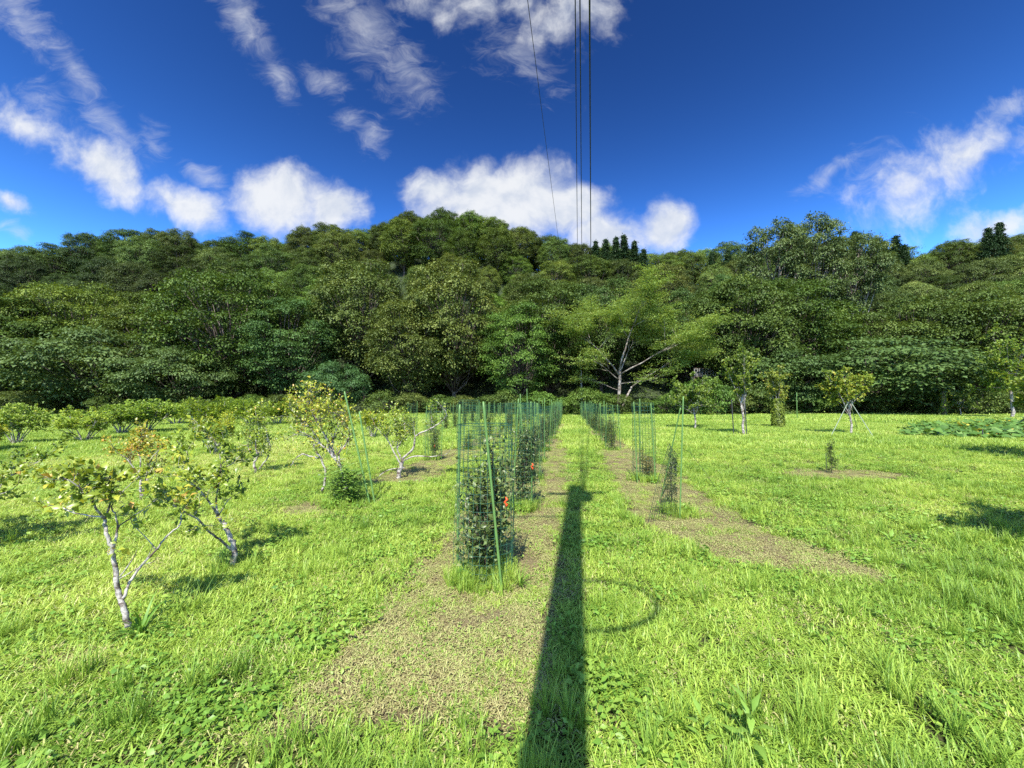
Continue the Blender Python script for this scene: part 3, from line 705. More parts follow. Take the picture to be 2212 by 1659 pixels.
# generic bush prototypes for the back rows
def generic_bush(seed, H=1.55, W_=1.0, n=9, tone=.42):
    s = Shrub(.085)
    for i in range(n):
        a = 2*math.pi*i/n+rng.uniform(-.3, .3); q = rng.uniform(.35, 1.0)*W_*.62; h = H*rng.uniform(.62, .88)
        s.limb([np.array([.03*math.cos(a), .03*math.sin(a), -.05]), np.array([q*.4*math.cos(a), q*.4*math.sin(a), h*.35]), np.array([q*.8*math.cos(a), q*.8*math.sin(a), h*.7]), np.array([q*math.cos(a), q*math.sin(a), h])], .022, .006, 9, tone, .36, 3.2, up=.06, frm=.5)
    L = np.array(s.L)
    return s.t.data('trunk', M['lichen']), leaf_mesh('foliage', np.array(s.C), s.D, s.N, L, L*.56, np.array(s.r), M['orchard_dark'])
GB = [generic_bush(i, 1.6, 1.05+.15*i, 9, .40+.05*i) for i in range(3)]
def bush_at(px, py_base, wpx, ytop, tint, label, grp=G2):
    b = gp(px, py_base); Yd = b.y; h = CAMH+(868-ytop)/FPX*Yd; wd = wpx/FPX*Yd
    v = int(rng.integers(0, 3)); o = empty('orchard_bush', (b.x, b.y, gzf(b.x, b.y)), rng.uniform(0, 6.28), label=label, cat='fruit bush', group=grp)
    sx = wd/(1.8+.2*v)*rng.uniform(.85, 1.05); o.scale = (sx, sx, h/1.65*rng.uniform(.86, 1.04))
    part('trunk', GB[v][0], o); f = part('foliage', GB[v][1], o); f.color = (tint[0]*1.4, tint[1]*1.35, tint[2]*1.1, 1)
    return o
BUSH = [(35,962,110,873,(1,1.05,.9),'green orchard bush at far left edge of the back rows'),(-30,975,100,905,(1.5,1.2,.7),'yellowish orchard bush cut by the left frame edge'),
 (183,955,140,878,(1,1.05,.9),'bushy orchard bush second from the left in the back rows'),(262,940,110,868,(.85,.95,.8),'dark back row orchard bush between second and third wide bushes'),
 (315,936,130,862,(.9,1,.85),'dense dark orchard bush behind the orange tinted bush'),(440,945,130,868,(.95,1,.9),'grey twigged orchard bush behind the white trunked one'),
 (462,985,110,900,(1.25,1.1,.8),'yellow green orchard bush half hidden above the white trunked one'),
 (540,922,120,866,(.9,1,.85),'back row orchard bush right of the grey twigged one'),(600,918,110,866,(.95,1,.9),'back row orchard bush left of the large staked bush'),
 (660,915,110,866,(.9,.95,.85),'back row orchard bush behind the large staked bush'),(805,948,80,885,(1.25,1.15,.8),'small orchard bush between large staked bush and long limbed bush'),
 (380,918,110,864,(.85,.95,.8),'distant orchard bush left of centre behind the dense dark one'),
 (500,910,110,862,(.85,.95,.8),'distant orchard bush under the deep green layered tree'),
 (730,908,90,868,(.9,.95,.85),'distant low orchard bush behind the two leaning stakes')]
for a in BUSH: bush_at(*a)
# trees outside the frame on the right whose shade falls into the picture
for (x, y, h, wd, lab) in ((6.7, 3.7, 2.1, 1.6, 'leafy bush just outside the right frame edge shading the grass'), (15.7, 10.3, 2.6, 2.2, 'larger bush outside the right frame edge shading the pumpkin bed'), (8.0, 3.4, 1.9, 1.4, 'second leafy bush outside the right frame edge')):
    o = empty('shade_bush', (x, y, 0), rng.uniform(0, 6.28), label=lab, cat='bush'); o.scale = (wd, wd, h/1.6)
    part('trunk', GB[1][0], o); part('foliage', GB[1][1], o)

# ------------------------------------------------------------------ net cages, stakes, saplings
def stake_mesh(p0, p1, r=.011, m='stake'):
    t = MB(); p0 = Vector(p0); p1 = Vector(p1); L = (p1-p0).length; n = max(4, int(L/.06)); pts = []; rad = []
    for i in range(n+1):
        pts.append(p0.lerp(p1, i/n)); rad.append(r*(1.12 if i % 3 == 0 else 1))
    rad[-1] = r*.7; rad[0] = r*.6
    t.tube(pts, rad, 8); return t.data('stake', M[m])
def net_mesh(rad, h, nv=22, nh=20, wr=.0016, m='net', sag=0):
    t = MB()
    wob = [rng.uniform(-.05, .05) for _ in range(nv)]
    def P_(k, z):
        a = 2*math.pi*k/nv; rr = rad*(1+.05*math.sin(z*3+wob[k % nv]*20)+wob[k % nv])
        return Vector((rr*math.cos(a)+.02*math.sin(z*2), rr*math.sin(a), z))
    zs = [.05+(h-.05)*i/nh for i in range(nh+1)]
    for k in range(nv): t.tube([P_(k, z) for z in zs[::4]+[h]], wr, 3, cap=False)
    for i, z in enumerate(zs):
        t.tube([P_(k, z) for k in range(nv)]+[P_(0, z)], wr*(1.8 if i == nh else 1), 3, cap=False)
    return t.data('net', M[m], False)
def sapling_data(H, W_, n, tone, leafL=.04, dens=4):
    s = Shrub(leafL)
    for i in range(n):
        a = rng.uniform(0, 6.28); q = W_*rng.uniform(.2, 1)*.5; h = H*rng.uniform(.5, 1.06)
        s.limb([np.array([.02*math.cos(a), .02*math.sin(a), -.03]), np.array([q*.6*math.cos(a), q*.6*math.sin(a), h*.3]), np.array([q*math.cos(a), q*math.sin(a), h*.65]), np.array([q*.9*math.cos(a), q*.9*math.sin(a), h*.92])], .006, .0025, int(10*H)+3, tone, .13, dens, frm=.12)
    L = np.array(s.L)
    return s.t.data('stem', M['twig']), leaf_mesh('foliage', np.array(s.C), s.D, s.N, L, L*.48, np.array(s.r), M['blue'])
SAP = [sapling_data(1.25, .36, 12, .5, .055, .8), sapling_data(1.2, .32, 5, .45, .045, 1.1), sapling_data(.9, .25, 3, .5, .045, 1.3), sapling_data(.8, .08, 2, .4, .04, 2.2), sapling_data(1.3, .3, 5, .55, .05, 1.4)]
NETS = [net_mesh(.27, 1.42, 28, 18, .0021), net_mesh(.23, 1.62, 22, 20, .0021), net_mesh(.38, 1.72, 26, 18, .0032), net_mesh(.25, 1.66, 16, 14, .0019)]
ribbon_b = MB(); ribbon_b.tube([(0,0,0),(.012,0,.03),(-.01,.004,.06),(.014,0,.09),(.0,0,.12)], [.006,.014,.010,.013,.005], 5); RIB = ribbon_b.data('ribbon', M['ribbon'])
WEEDS = []    # centres of rank grass round each cage (x, y, radius, amount)
def sapling(x, y, v, scale, label, grp, tint=(1,1,1), rib=None):
    z = gzf(x, y); o = empty('sapling', (x, y, z), rng.uniform(0, 6.28), label=label, cat='sapling', group=grp)
    o.scale = (scale[0], scale[0], scale[1]); part('stem', SAP[v][0], o); f = part('foliage', SAP[v][1], o); f.color = (*tint, 1)
    if rib is not None:
        o.rotation_euler = (0, 0, 0); r = part('ribbon', RIB, o, rib); r.scale = (.9, .9, .75)
    return o
def cage(x, y, net, stakes, label, grp, r=.011):
    z = gzf(x, y); o = empty('net_cage', (x, y, z), 0, label=label, cat='net cage', group=grp)
    if net is not None:
        n = part('net', NETS[net], o); n.rotation_euler = (0, 0, rng.uniform(0, 6.28)); n.scale = (1, 1, rng.uniform(.82, 1.0) if net == 3 else 1)
    for (bx, by, tx, ty, h) in stakes:
        part('stake', stake_mesh((bx-x, by-y, -.05), (tx-x, ty-y, h), r), o)
    return o
# row A
GA = 'net cages in the row left of the pole shadow'; GS = 'caged saplings in the rows'
a, b_ = gp(985, 1228), gp(1092, 1260); x0, y0 = -.26, 3.72
tA = at(993, 876, 4.0); tB = at(1044, 870, 3.36)
cage(x0, y0, 0, [(-.56, 4.02, tA.x, 4.0, tA.z), (at(1086,1250,3.36).x, 3.36, tB.x, 3.36, tB.z), (-.10, 4.05, -.10, 4.05, 1.1)], 'nearest green net cage with tall stakes, beside the pole shadow', GA)
sapling(x0+.02, y0-.02, 0, (1.08, .98), 'densest dark leaved sapling filling the nearest net cage', GS, (1.2,1.15,1.05), (.17,-.22,.72))
WEEDS.append((x0, y0-.1, .32, 70))
x1, y1 = .12, 6.05
tC = at(1120, 862, 5.9); tD = at(1147, 868, 5.95)
cage(x1, y1, 1, [(at(1106,1100,5.9).x-.0, 5.9, tC.x, 5.9, tC.z), (at(1149,1099,5.95).x, 5.95, tD.x, 5.95, tD.z), (.1, 6.3, .14, 6.3, 1.55)], 'second net cage in the row left of the pole shadow', GA)
sapling(x1+.02, y1+.02, 1, (1.35, 1.12), 'tall leafy sapling in the second net cage', GS, (1.15,1.15,1.2), (.12,-.15,.55))
WEEDS.append((x1, y1-.1, .25, 34))
yy = 8.3; i = 2
while yy < 43:
    x = rowA(yy)+rng.uniform(-.06, .06)-.05; st = []
    for a in (rng.uniform(-.4, .1), rng.uniform(1.6, 2.4), rng.uniform(3.6, 4.4))[:3 if yy < 14 else 2]:
        rr = .22; st.append((x+rr*math.cos(a), yy+rr*math.sin(a), x+rr*math.cos(a)+rng.normal()*.05, yy+rr*math.sin(a), rng.uniform(1.55, 1.85) if rng.uniform() < .93 else 2.0))
    cage(x, yy, 3 if i > 2 else 1, st, '%s net cage from the camera in the row left of the pole shadow' % ORD[i], GA, .009+.0001*yy)
    sapling(x, yy, int(rng.choice([1, 4, 1])), (1.1, rng.uniform(.8, 1.1)), 'leafy sapling inside the %s cage left of the pole shadow' % ORD[i], GS, (1.1,1.1,1))
    WEEDS.append((x, yy, .28, 14)); yy += 2.3; i += 1
# row C and D
GC = 'net cages in the row by the orchard bushes'; GD = 'net cages in the farthest left row'
for (row, yst, grp, desc) in ((rowC, 11.1, GC, 'row just right of the orchard bushes'), (rowD, 18.0, GD, 'far short row behind the orchard bushes')):
    yy = yst; i = 0
    while yy < 42:
        x = row(yy)+rng.uniform(-.08, .08); st = []
        if row is rowC and i == 0: x = -2.25
        if row is rowC and i == 1: x = -1.5
        wide = (row is rowC and i == 1)
        for a in (rng.uniform(-.4, .2), rng.uniform(1.6, 2.4), rng.uniform(3.6, 4.4)):
            rr = .38 if wide else .24; st.append((x+rr*math.cos(a), yy+rr*math.sin(a), x+rr*math.cos(a)+rng.normal()*.05, yy+rr*math.sin(a), rng.uniform(1.45, 1.75)))
        cage(x, yy, 2 if wide else 3, st, ('wide ring topped net cage, second in the row right of the orchard bushes' if wide else '%s net cage from the camera in the %s' % (ORD[i], desc)), grp, .008+.0001*yy)
        sapling(x, yy, int(rng.choice([1, 2, 4])), (1.0, rng.uniform(.7, 1.0)), 'thin sapling inside the %s cage of the %s' % (ORD[i], desc), GS, (1.3,1.25,1), (.05,-.1,.45) if (row is rowC and i == 0) else None)
        WEEDS.append((x, yy, .28, 12)); yy += 2.3; i += 1
# row B
GB_ = 'staked saplings in the row right of the pole shadow'
bx, by = 2.36, 5.5; tp = at(1476, 855, 5.5)
o = cage(2.42, 5.9, None, [(bx, by, tp.x, 5.5, tp.z), (2.55, 6.7, at(1470,880,6.3).x, 6.3, at(1470,880,6.3).z)], 'pair of crossed green stakes with slack dark net on the nearest right sapling', 'stakes and nets of the right row')
def slack_net():
    t = MB(); A = at(1446, 958, 5.7); Bq = at(1400, 1120, 5.3); Cq = Vector((2.38, 5.6, .9)); Dq = Vector((2.36, 5.55, .02)); Bq.z = .03
    org = Vector((2.42, 5.9, gzf(2.42, 5.9)))
    n = 12
    for i in range(n+1):
        u = i/n
        t.tube([A.lerp(Bq, u)-org, (A.lerp(Bq, u).lerp(Cq.lerp(Dq, u), .5))-org+Vector((0, .05, -.03)), Cq.lerp(Dq, u)-org], .0022, 3, cap=False)
        t.tube([A.lerp(Cq, u)-org, (A.lerp(Cq, u).lerp(Bq.lerp(Dq, u), .5))-org+Vector((0, .05, 0)), Bq.lerp(Dq, u)-org], .0022 if i else .004, 3, cap=False)
    E = at(1500, 958+62, 6.0); Fq = at(1545, 1130, 5.4)
    t.tube([Vector((2.55, 5.6, .95))-org, Vector((2.8, 5.6, .62))-org, Vector((3.0, 5.7, .35))-org], .0025, 3)
    return t.data('net', M['net_black'], False)
part('net', slack_net(), o)
sapling(2.42, 5.9, 3, (.75, 1.15), 'narrow dark sapling by the crossed stakes right of the pole shadow', GS, (.9,.9,.8)); WEEDS.append((2.45, 5.7, .24, 34))
cage(2.78, 8.2, 1, [(at(1377,1042,7.9).x, 7.9, at(1369,868,7.9).x, 7.9, at(1369,868,7.9).z), (at(1416,1042,7.9).x, 7.9, at(1406,872,7.9).x, 7.9, at(1406,872,7.9).z), (at(1383,1020,8.7).x, 8.7, at(1382,862,8.7).x, 8.7, at(1382,862,8.7).z)],
     'second stake group of the right row, three tall green stakes around weeds', 'stakes and nets of the right row').children
WEEDS.append((2.75, 8.1, .3, 45))
sapling(2.8, 8.2, 2, (1., .7), 'sparse reddish sapling between three tall stakes in the right row', GS, (1.6,1.0,.9))
yy = 13.3; i = 2
while yy < 41:
    x = rowB(yy)+rng.uniform(-.06, .06); st = []
    for a in (rng.uniform(-.4, .2), rng.uniform(2.2, 3.6)):
        rr = .26; st.append((x+rr*math.cos(a), yy+rr*math.sin(a), x+rr*math.cos(a)+rng.normal()*.08, yy+rr*math.sin(a), rng.uniform(1.5, 1.8)))
    cage(x, yy, 3, st, '%s net cage of the right row counted from the camera' % ORD[i], 'stakes and nets of the right row', .009+.0001*yy)
    sapling(x, yy, int(rng.choice([1, 2, 4])), (1.0, rng.uniform(.7, 1.0)), 'leafy sapling inside the %s cage of the right row' % ORD[i], GS, (1.4,1.3,1))
    WEEDS.append((x, yy, .28, 12)); yy += 2.3; i += 1
# lone sapling on bare soil
p = gp(1798, 1020); sapling(p.x, p.y, 3, (.7, .95), 'short dark sapling alone on a bare soil patch, right', GS, (1,1,1)); 
sp_ = empty('short_stake', (p.x-.12, p.y+.02, 0), 0, label='thin stub stake beside the lone short sapling', cat='stake'); part('stake', stake_mesh((0,0,-.05),(0,0,.45),.006,'stake_dark'), sp_)
# leaning stakes at the large orchard bush
for (a1, b1, a2, b2, D_, lab) in ((744,845,801,1088,6.25,'taller leaning green stake at the large orchard bush'),(776,889,811,1086,6.3,'shorter leaning green stake at the large orchard bush')):
    p1 = at(a2, b2, D_); p2 = at(a1, b1, D_+.1); o = bpy.data.objects.new('garden_stake', stake_mesh((0,0,-.05), (p2.x-p1.x, .1, p2.z), .014)); COL.objects.link(o); o.location = (p1.x, p1.y, 0); props(o, lab, 'stake', 'leaning stakes at the large orchard bush')
WEEDS.append((-2.75, 6.3, .4, 40))

# ------------------------------------------------------------------ young trees on the right
def young_tree(px, pyb, ytop, wpx, tone, tint, label, leafL=.13, trunk='lichen', ncl=14, low=.35, ivy=False, stakes=(), name='young_tree', props_=(), dens=3):
    b = gp(px, pyb); Yd = b.y; H = CAMH+(868-ytop)/FPX*Yd; Wd = wpx/FPX*Yd
    s = Shrub(leafL); base = np.array([b.x, Yd, 0.])
    top = base+np.array([rng.normal()*.05, 0, H*.55])
    s.limb([base+np.array([0,0,-.05]), base+np.array([.04, 0, H*.2]), base+np.array([-.03, 0, H*.38]), top], .05*H/3, .03*H/3)
    for i in range(ncl):
        a = rng.uniform(0, 6.28); q = Wd*.5*rng.uniform(.3, 1); h = H*rng.uniform(low+.1, 1); st = base+(top-base)*rng.uniform(.5, 1)*np.array([1,1,1])
        e = base+np.array([q*math.cos(a), q*math.sin(a), h]); m_ = (st+e)/2+np.array([0, 0, .05])
        s.limb([st, m_, e], .016, .006, 5, tone, .34*H/3, dens, frm=.4)
    if ivy:
        for k in range(1900):
            z = rng.uniform(0, H*.55); a = rng.uniform(0, 6.28); rr = .30-.12*z/H+rng.normal()*.03
            p_ = base+np.array([rr*math.cos(a), rr*math.sin(a), z]); s.C.append(p_); s.D.append(np.array([math.cos(a)*.4, math.sin(a)*.4, -.7])+rng.normal(size=3)*.3); s.N.append(np.array([math.cos(a), math.sin(a), .4])); s.L.append(.15*rng.uniform(.6,1.2)); s.r.append(rng.uniform(.2,.7))
    tint = tuple(q*.8 for q in tint); o = s.build(name, base, trunk, 'orchard_dark', tint, label=label, cat='young tree', group='young trees on the right of the field')
    return o, base, H
young_tree(1501, 929, 815, 120, .45, (.9,1,.8), 'bushy young tree with pale crossing stems, leftmost on the right field', ncl=20)
o, b, H = young_tree(1605, 942, 772, 70, .45, (1,1.05,.8), 'thin young tree between two dark stakes', ncl=12)
for (dx, z0, lab) in ((-.5, 1.75, 'left dark stake of the thin young tree'), (.12, 2.1, 'right dark stake of the thin young tree')):
    q = bpy.data.objects.new('garden_stake', stake_mesh((0,0,-.05), (-.06,0,z0), .022, 'stake_dark')); COL.objects.link(q); q.location = (b[0]+dx, b[1]-.1, 0); props(q, lab, 'stake', 'dark stakes at the thin young tree')
young_tree(1681, 926, 806, 60, .6, (1.1,1.05,.8), 'young tree with thick ivy clad trunk and reddish tips', ncl=9, low=.5, ivy=True)
o, b, H = young_tree(1838, 941, 812, 75, .72, (1.1,1.15,.8), 'round headed yellow green young tree on tripod props', ncl=16, low=.62, leafL=.12)
for (ax, ay, lab) in ((1792, 945, 'left pale prop pole of the yellow green young tree'), (1892, 950, 'right pale prop pole of the yellow green young tree'), (1852, 925, 'rear pale prop pole of the yellow green young tree')):
    q = gp(ax, ay); tq = Vector((b[0]+.0, b[1], 1.75)); e = bpy.data.objects.new('prop_pole', stake_mesh((0,0,-.05), (tq.x-q.x, tq.y-q.y, tq.z), .016, 'bamboo')); COL.objects.link(e); e.location = (q.x, q.y, 0); props(e, lab, 'prop pole', 'props of the yellow green young tree')
young_tree(2188, 905, 725, 100, .6, (1.05,1.2,.95), 'tall yellow leaved young tree at the right frame edge', ncl=26, low=.2, leafL=.22)
young_tree(2075, 900, 840, 70, .35, (.9,1,.8), 'low green bushy tree beside the mossy post', ncl=14, low=.1)
# green and mossy posts
def post(px, y0, y1, Yd, r, m, name, label, cat='post'):
    a = at(px, y0, Yd); o = bpy.data.objects.new(name, stake_mesh((0,0,-.1), (.03,0,a.z), r, m)); COL.objects.link(o); o.location = (a.x, Yd, 0); props(o, label, cat); return o
post(1720, 848, 0, 34, .03, 'stake', 'garden_stake', 'upright green stake between ivy clad tree and propped tree', 'stake')
post(2121-0, 985-58, 0, 16.5, .02, 'stake_dark', 'garden_stake', 'thin dark stake at the left end of the pumpkin bed', 'stake')
s = Shrub(.16); pb = at(2040, 893, 44); H = at(2040, 846, 44).z
for k in range(420):
    z = rng.uniform(0, H); a = rng.uniform(0, 6.28); p_ = np.array([pb.x+.26*math.cos(a), 44+.26*math.sin(a), z]); s.C.append(p_); s.D.append(np.array([math.cos(a)*.3, math.sin(a)*.3, -.8])+rng.normal(size=3)*.3); s.N.append(np.array([math.cos(a), math.sin(a), .3])); s.L.append(.16); s.r.append(rng.uniform(.4,.8))
s.t.tube([(pb.x,44,-.1),(pb.x,44,H)], .22, 8)
s.build('mossy_post', (pb.x, 44, 0), 'wood', 'orchard_dark', (1.1,1.2,.8), label='mossy wooden post wrapped in creeper before the dark wood', cat='post')
# pale railing in the gap under the trees
t0 = empty('railing', (at(1500,800,57).x, 57, 0), 0, label='pale slatted railing glimpsed in the dark gap under the trees', cat='railing')
zt = at(1500, 796, 57).z; zb = at(1500, 813, 57).z; wdt = at(1572,800,57).x-at(1500,800,57).x
mb = MB()
for k in range(22): mb.box((k*wdt/21, 0, (zt+zb)/2), (.035, .02, (zt-zb)/2))
part('slats', mb.data('slats', M['rail'], False), t0)
mb = MB(); mb.box((wdt/2, .06, zt+.04), (wdt/2+.1, .04, .04)); mb.box((wdt/2, .06, zb-.04), (wdt/2+.1, .04, .05)); part('rail', mb.data('rail', M['wood'], False), t0)
mb = MB()
for k in range(4): mb.box((wdt*k/3, .15, zb/2-.1), (.06, .06, zb/2))
part('post', mb.data('post', M['wood'], False), t0)

# ------------------------------------------------------------------ utility pole behind the camera and its wires
PX, PY = -.245, -.62; PH = 10.55
def pole(x, y, h, label, full=True):
    o = empty('utility_pole', (x, y, 0), 0, label=label, cat='utility pole', group='utility poles carrying the wires')
    t = MB(); t.tube([(0,0,-.5),(0,0,h*.5),(0,0,h)], [.165,.145,.12], 24); part('shaft', t.data('shaft', M['pole']), o)
    ins = MB(); ins.tube([(0,0,0),(0,0,.03),(0,0,.06),(0,0,.1),(0,0,.13)], [.02,.05,.03,.045,.02], 10); im = ins.data('insulator', M['rail'])
    t = MB(); t.box((0, -.14, h-.5), (.5, .04, .04)); part('crossarm', t.data('crossarm', M['steel'], False), o)
    for dx in (-.45, 0.2, .45): part('insulator', im, o, (dx, -.14, h-.46))
    if full:
        t = MB(); t.tube([(0,0,8.0),(-.5,0,8.05),(-.9,0,8.0)], .025, 6); part('bracket', t.data('bracket', M['steel']), o)
        t = MB(); L = []
        for k in range(25):
            a = math.pi*k/24; L.append((.12+.6*math.sin(a)**.8, -.02, 4.98+.5*math.cos(a)))
        t.tube(L, .02, 8); part('cable_loop', t.data('cable_loop', M['wire']), o)
        t = MB(); t.tube([(.2,0,h-1.35),(.2,0,h-.85)], .12, 12); t.tube([(-.14,0,h-1.1),(.2,0,h-1.1)], .03, 6); part('junction_can', t.data('junction_can', M['steel']), o)
    return o
pole(PX, PY, PH, 'grey concrete utility pole behind the camera casting the long shadow')
FPY = 58.0
pole(.18*FPY, FPY, 15.5, 'far utility pole hidden in the wood behind the pale branched tree', False)
def wire(a, b, r, sag, label):
    t = MB(); a = Vector(a); b = Vector(b); n = 60
    t.tube([a.lerp(b, i/n)-a-Vector((0,0,4*sag*(i/n)*(1-i/n))) for i in range(n+1)], r, 6)
    o = bpy.data.objects.new('overhead_wire', t.data('overhead_wire', M['wire'])); COL.objects.link(o); o.location = a; props(o, label, 'wire', 'overhead wires')
wire((PX+.13, PY, 9.9), (at(1248,600,FPY).x, FPY, 15.0), .013, .5, 'left one of the three close thick overhead wires')
wire((PX+.14, PY, 9.3), (at(1257,600,FPY).x, FPY, 14.4), .014, .5, 'middle one of the three close thick overhead wires')
wire((PX+.15, PY, 8.7), (at(1276,600,FPY).x, FPY, 13.8), .018, .5, 'right one of the three close thick overhead wires')
wire((PX-.62, PY, 8.0), (at(1236,600,FPY).x-.4, FPY, 14.2), .006, .6, 'single thin overhead wire slanting left of the thick three')

# ------------------------------------------------------------------ grass
def blade_patch(name, n, rad, Lr, Wr, mat_, lean=(.2, 1.1), seg=3, flatfrac=0, seed=1, tuft=7):
    r_ = np.random.default_rng(seed)
    nt = max(1, n//tuft); tc_ = np.stack([rad*np.sqrt(r_.uniform(0,1,nt))*np.cos(r_.uniform(0,6.28,nt)), rad*np.sqrt(r_.uniform(0,1,nt))*np.sin(r_.uniform(0,6.28,nt))], 1)
    ti = r_.integers(0, nt, n); p = tc_[ti]+r_.normal(size=(n, 2))*rad*.06
    az = r_.uniform(0, 2*math.pi, n); L = r_.uniform(*Lr, n); W_ = r_.uniform(*Wr, n); le = r_.uniform(*lean, n)
    d = np.stack([np.cos(az), np.sin(az)], 1); sd = np.stack([-np.sin(az), np.cos(az)], 1)
    tw = r_.uniform(-.5, .5, n)[:, None]
    V_ = []; pos = np.concatenate([p, np.full((n, 1), -.005)], 1); ang = le*.35
    prof = np.interp(np.linspace(0, 1, seg+1), [0, .35, 1], [.7, 1, .05])
    for k in range(seg+1):
        sv = np.concatenate([sd+d*tw*k/seg, np.zeros((n, 1))+.15*tw], 1)
        V_.append(pos-sv*(W_*prof[k]*.5)[:, None]); V_.append(pos+sv*(W_*prof[k]*.5)[:, None])
        st = (L/seg)[:, None]; pos = pos+np.concatenate([d*np.sin(ang)[:, None], np.cos(ang)[:, None]], 1)*st
        ang = ang+le*1.35/seg
    V_ = np.stack(V_, 1); V_[:, :, 2] = np.maximum(V_[:, :, 2], .002)+np.repeat(r_.uniform(0, .012, n)[:, None], 2*(seg+1), 1)
    base = (np.arange(n)*2*(seg+1))[:, None]
    f = np.concatenate([base+np.array([2*k, 2*k+1, 2*k+3, 2*k+2]) for k in range(seg)], 1).reshape(-1, 4)
    rn = np.repeat(np.clip(r_.normal(.5, .24, n), 0, 1), seg)
    me = mesh_data(name, V_.reshape(-1, 3), f, mat_, {'rnd': rn}, smooth=True)
    return me
def broad_patch(name, n, rad, L, mat_, h=(.01, .06), seed=5):
    r_ = np.random.default_rng(seed); a = r_.uniform(0, 6.28, n); q = rad*np.sqrt(r_.uniform(0, 1, n))
    C = np.stack([q*np.cos(a), q*np.sin(a), r_.uniform(*h, n)], 1); D = np.stack([np.cos(r_.uniform(0, 6.28, n)), np.sin(r_.uniform(0, 6.28, n)), r_.uniform(-.1, .6, n)], 1)
    N = np.array([0, 0, 1])+r_.normal(size=(n, 3))*.35; Ls = r_.uniform(*L, n)
    v, f = leaves(C, D, N, Ls, Ls*.6, .15, .1)
    return mesh_data(name, v, f, mat_, {'rnd': np.repeat(np.clip(r_.normal(.55, .2, n), 0, 1), 4)})
pc = bpy.data.collections.new('grass_clumps')    # holds only the clump meshes the grass carpet is made of
def proto(me):
    o = bpy.data.objects.new('grass_clump.%03d' % len(pc.objects), me); pc.objects.link(o)
G_ = M['grass']
for sd in range(4): proto(blade_patch('clump', 100, .14, (.05, .13), (.0045, .010), G_, (.5, 2.3), 3, seed=10+sd, tuft=3))         # 0-3 crabgrass turf
for sd in range(2): proto(blade_patch('clump', 60, .09, (.14, .30), (.004, .008), G_, (.15, 1.0), 4, seed=20+sd))          # 4-5 taller grass
for sd in range(2): proto(broad_patch('clump', 46, .12, (.022, .05), M['weed'], (.01, .07), seed=30+sd))                     # 6-7 broad weeds
for sd in range(3): proto(blade_patch('clump', 95, .14, (.025, .065), (.004, .008), M['straw'], (2.0, 4.2), 2, seed=40+sd, tuft=1))   # 8-10 dry clippings
for sd in range(3): proto(blade_patch('clump', 150, .42, (.09, .19), (.012, .022), G_, (.3, 1.7), 2, seed=50+sd, tuft=4))   # 11-13 far turf
for sd in range(2): proto(blade_patch('clump', 260, 1.1, (.12, .22), (.03, .05), G_, (.3, 1.5), 2, seed=60+sd, tuft=3))     # 14-15 farthest turf
proto(broad_patch('clump', 18, .10, (.012, .03), M['weed'], (.004, .02), seed=70))                                            # 16 tiny weeds in strips
proto(blade_patch('clump', 26, .05, (.25, .45), (.010, .02), M['weed'], (.3, 1.7), 4, seed=71, tuft=26))                      # 17 broad bladed tussock
P_=[]; S_=[]; I_=[]; T_=[]
def scatter(x, y, idxs, smin, smax, tint, zs=None):
    n = len(x)
    if not n: return
    P_.append(np.stack([x, y, gz(x, y)], 1)); s = rng.uniform(smin, smax, n); 
    zz = s if zs is None else s*zs
    S_.append(np.stack([s, s, zz], 1)); I_.append(rng.choice(idxs, n)); T_.append(np.clip(tint, 0, 1))
def zone(y0, y1, dens, xm=1.5, pad=3.2):
    n = int(dens*((max(y0, 0)+y1)*xm+2*pad)*(y1-y0)); y = rng.uniform(y0, y1, n*2); x = rng.uniform(-1, 1, n*2)*(y1*xm+pad)
    k = np.abs(x) < np.maximum(y, 0)*xm+pad; return x[k][:n], y[k][:n]
def tint_at(x, y):
    t = .30+.95*(fbm(x*.55, y*.55, 41, 4)-.5)+.5*(fbm(x*2.5, y*2.5, 47, 3)-.5)
    pale = np.exp(-(((x+8.5)/4.)**2+((y-10)/4.5)**2))*.38      # straw-coloured grass among the left bushes
    return t+pale+rng.normal(size=len(x))*.10+.12
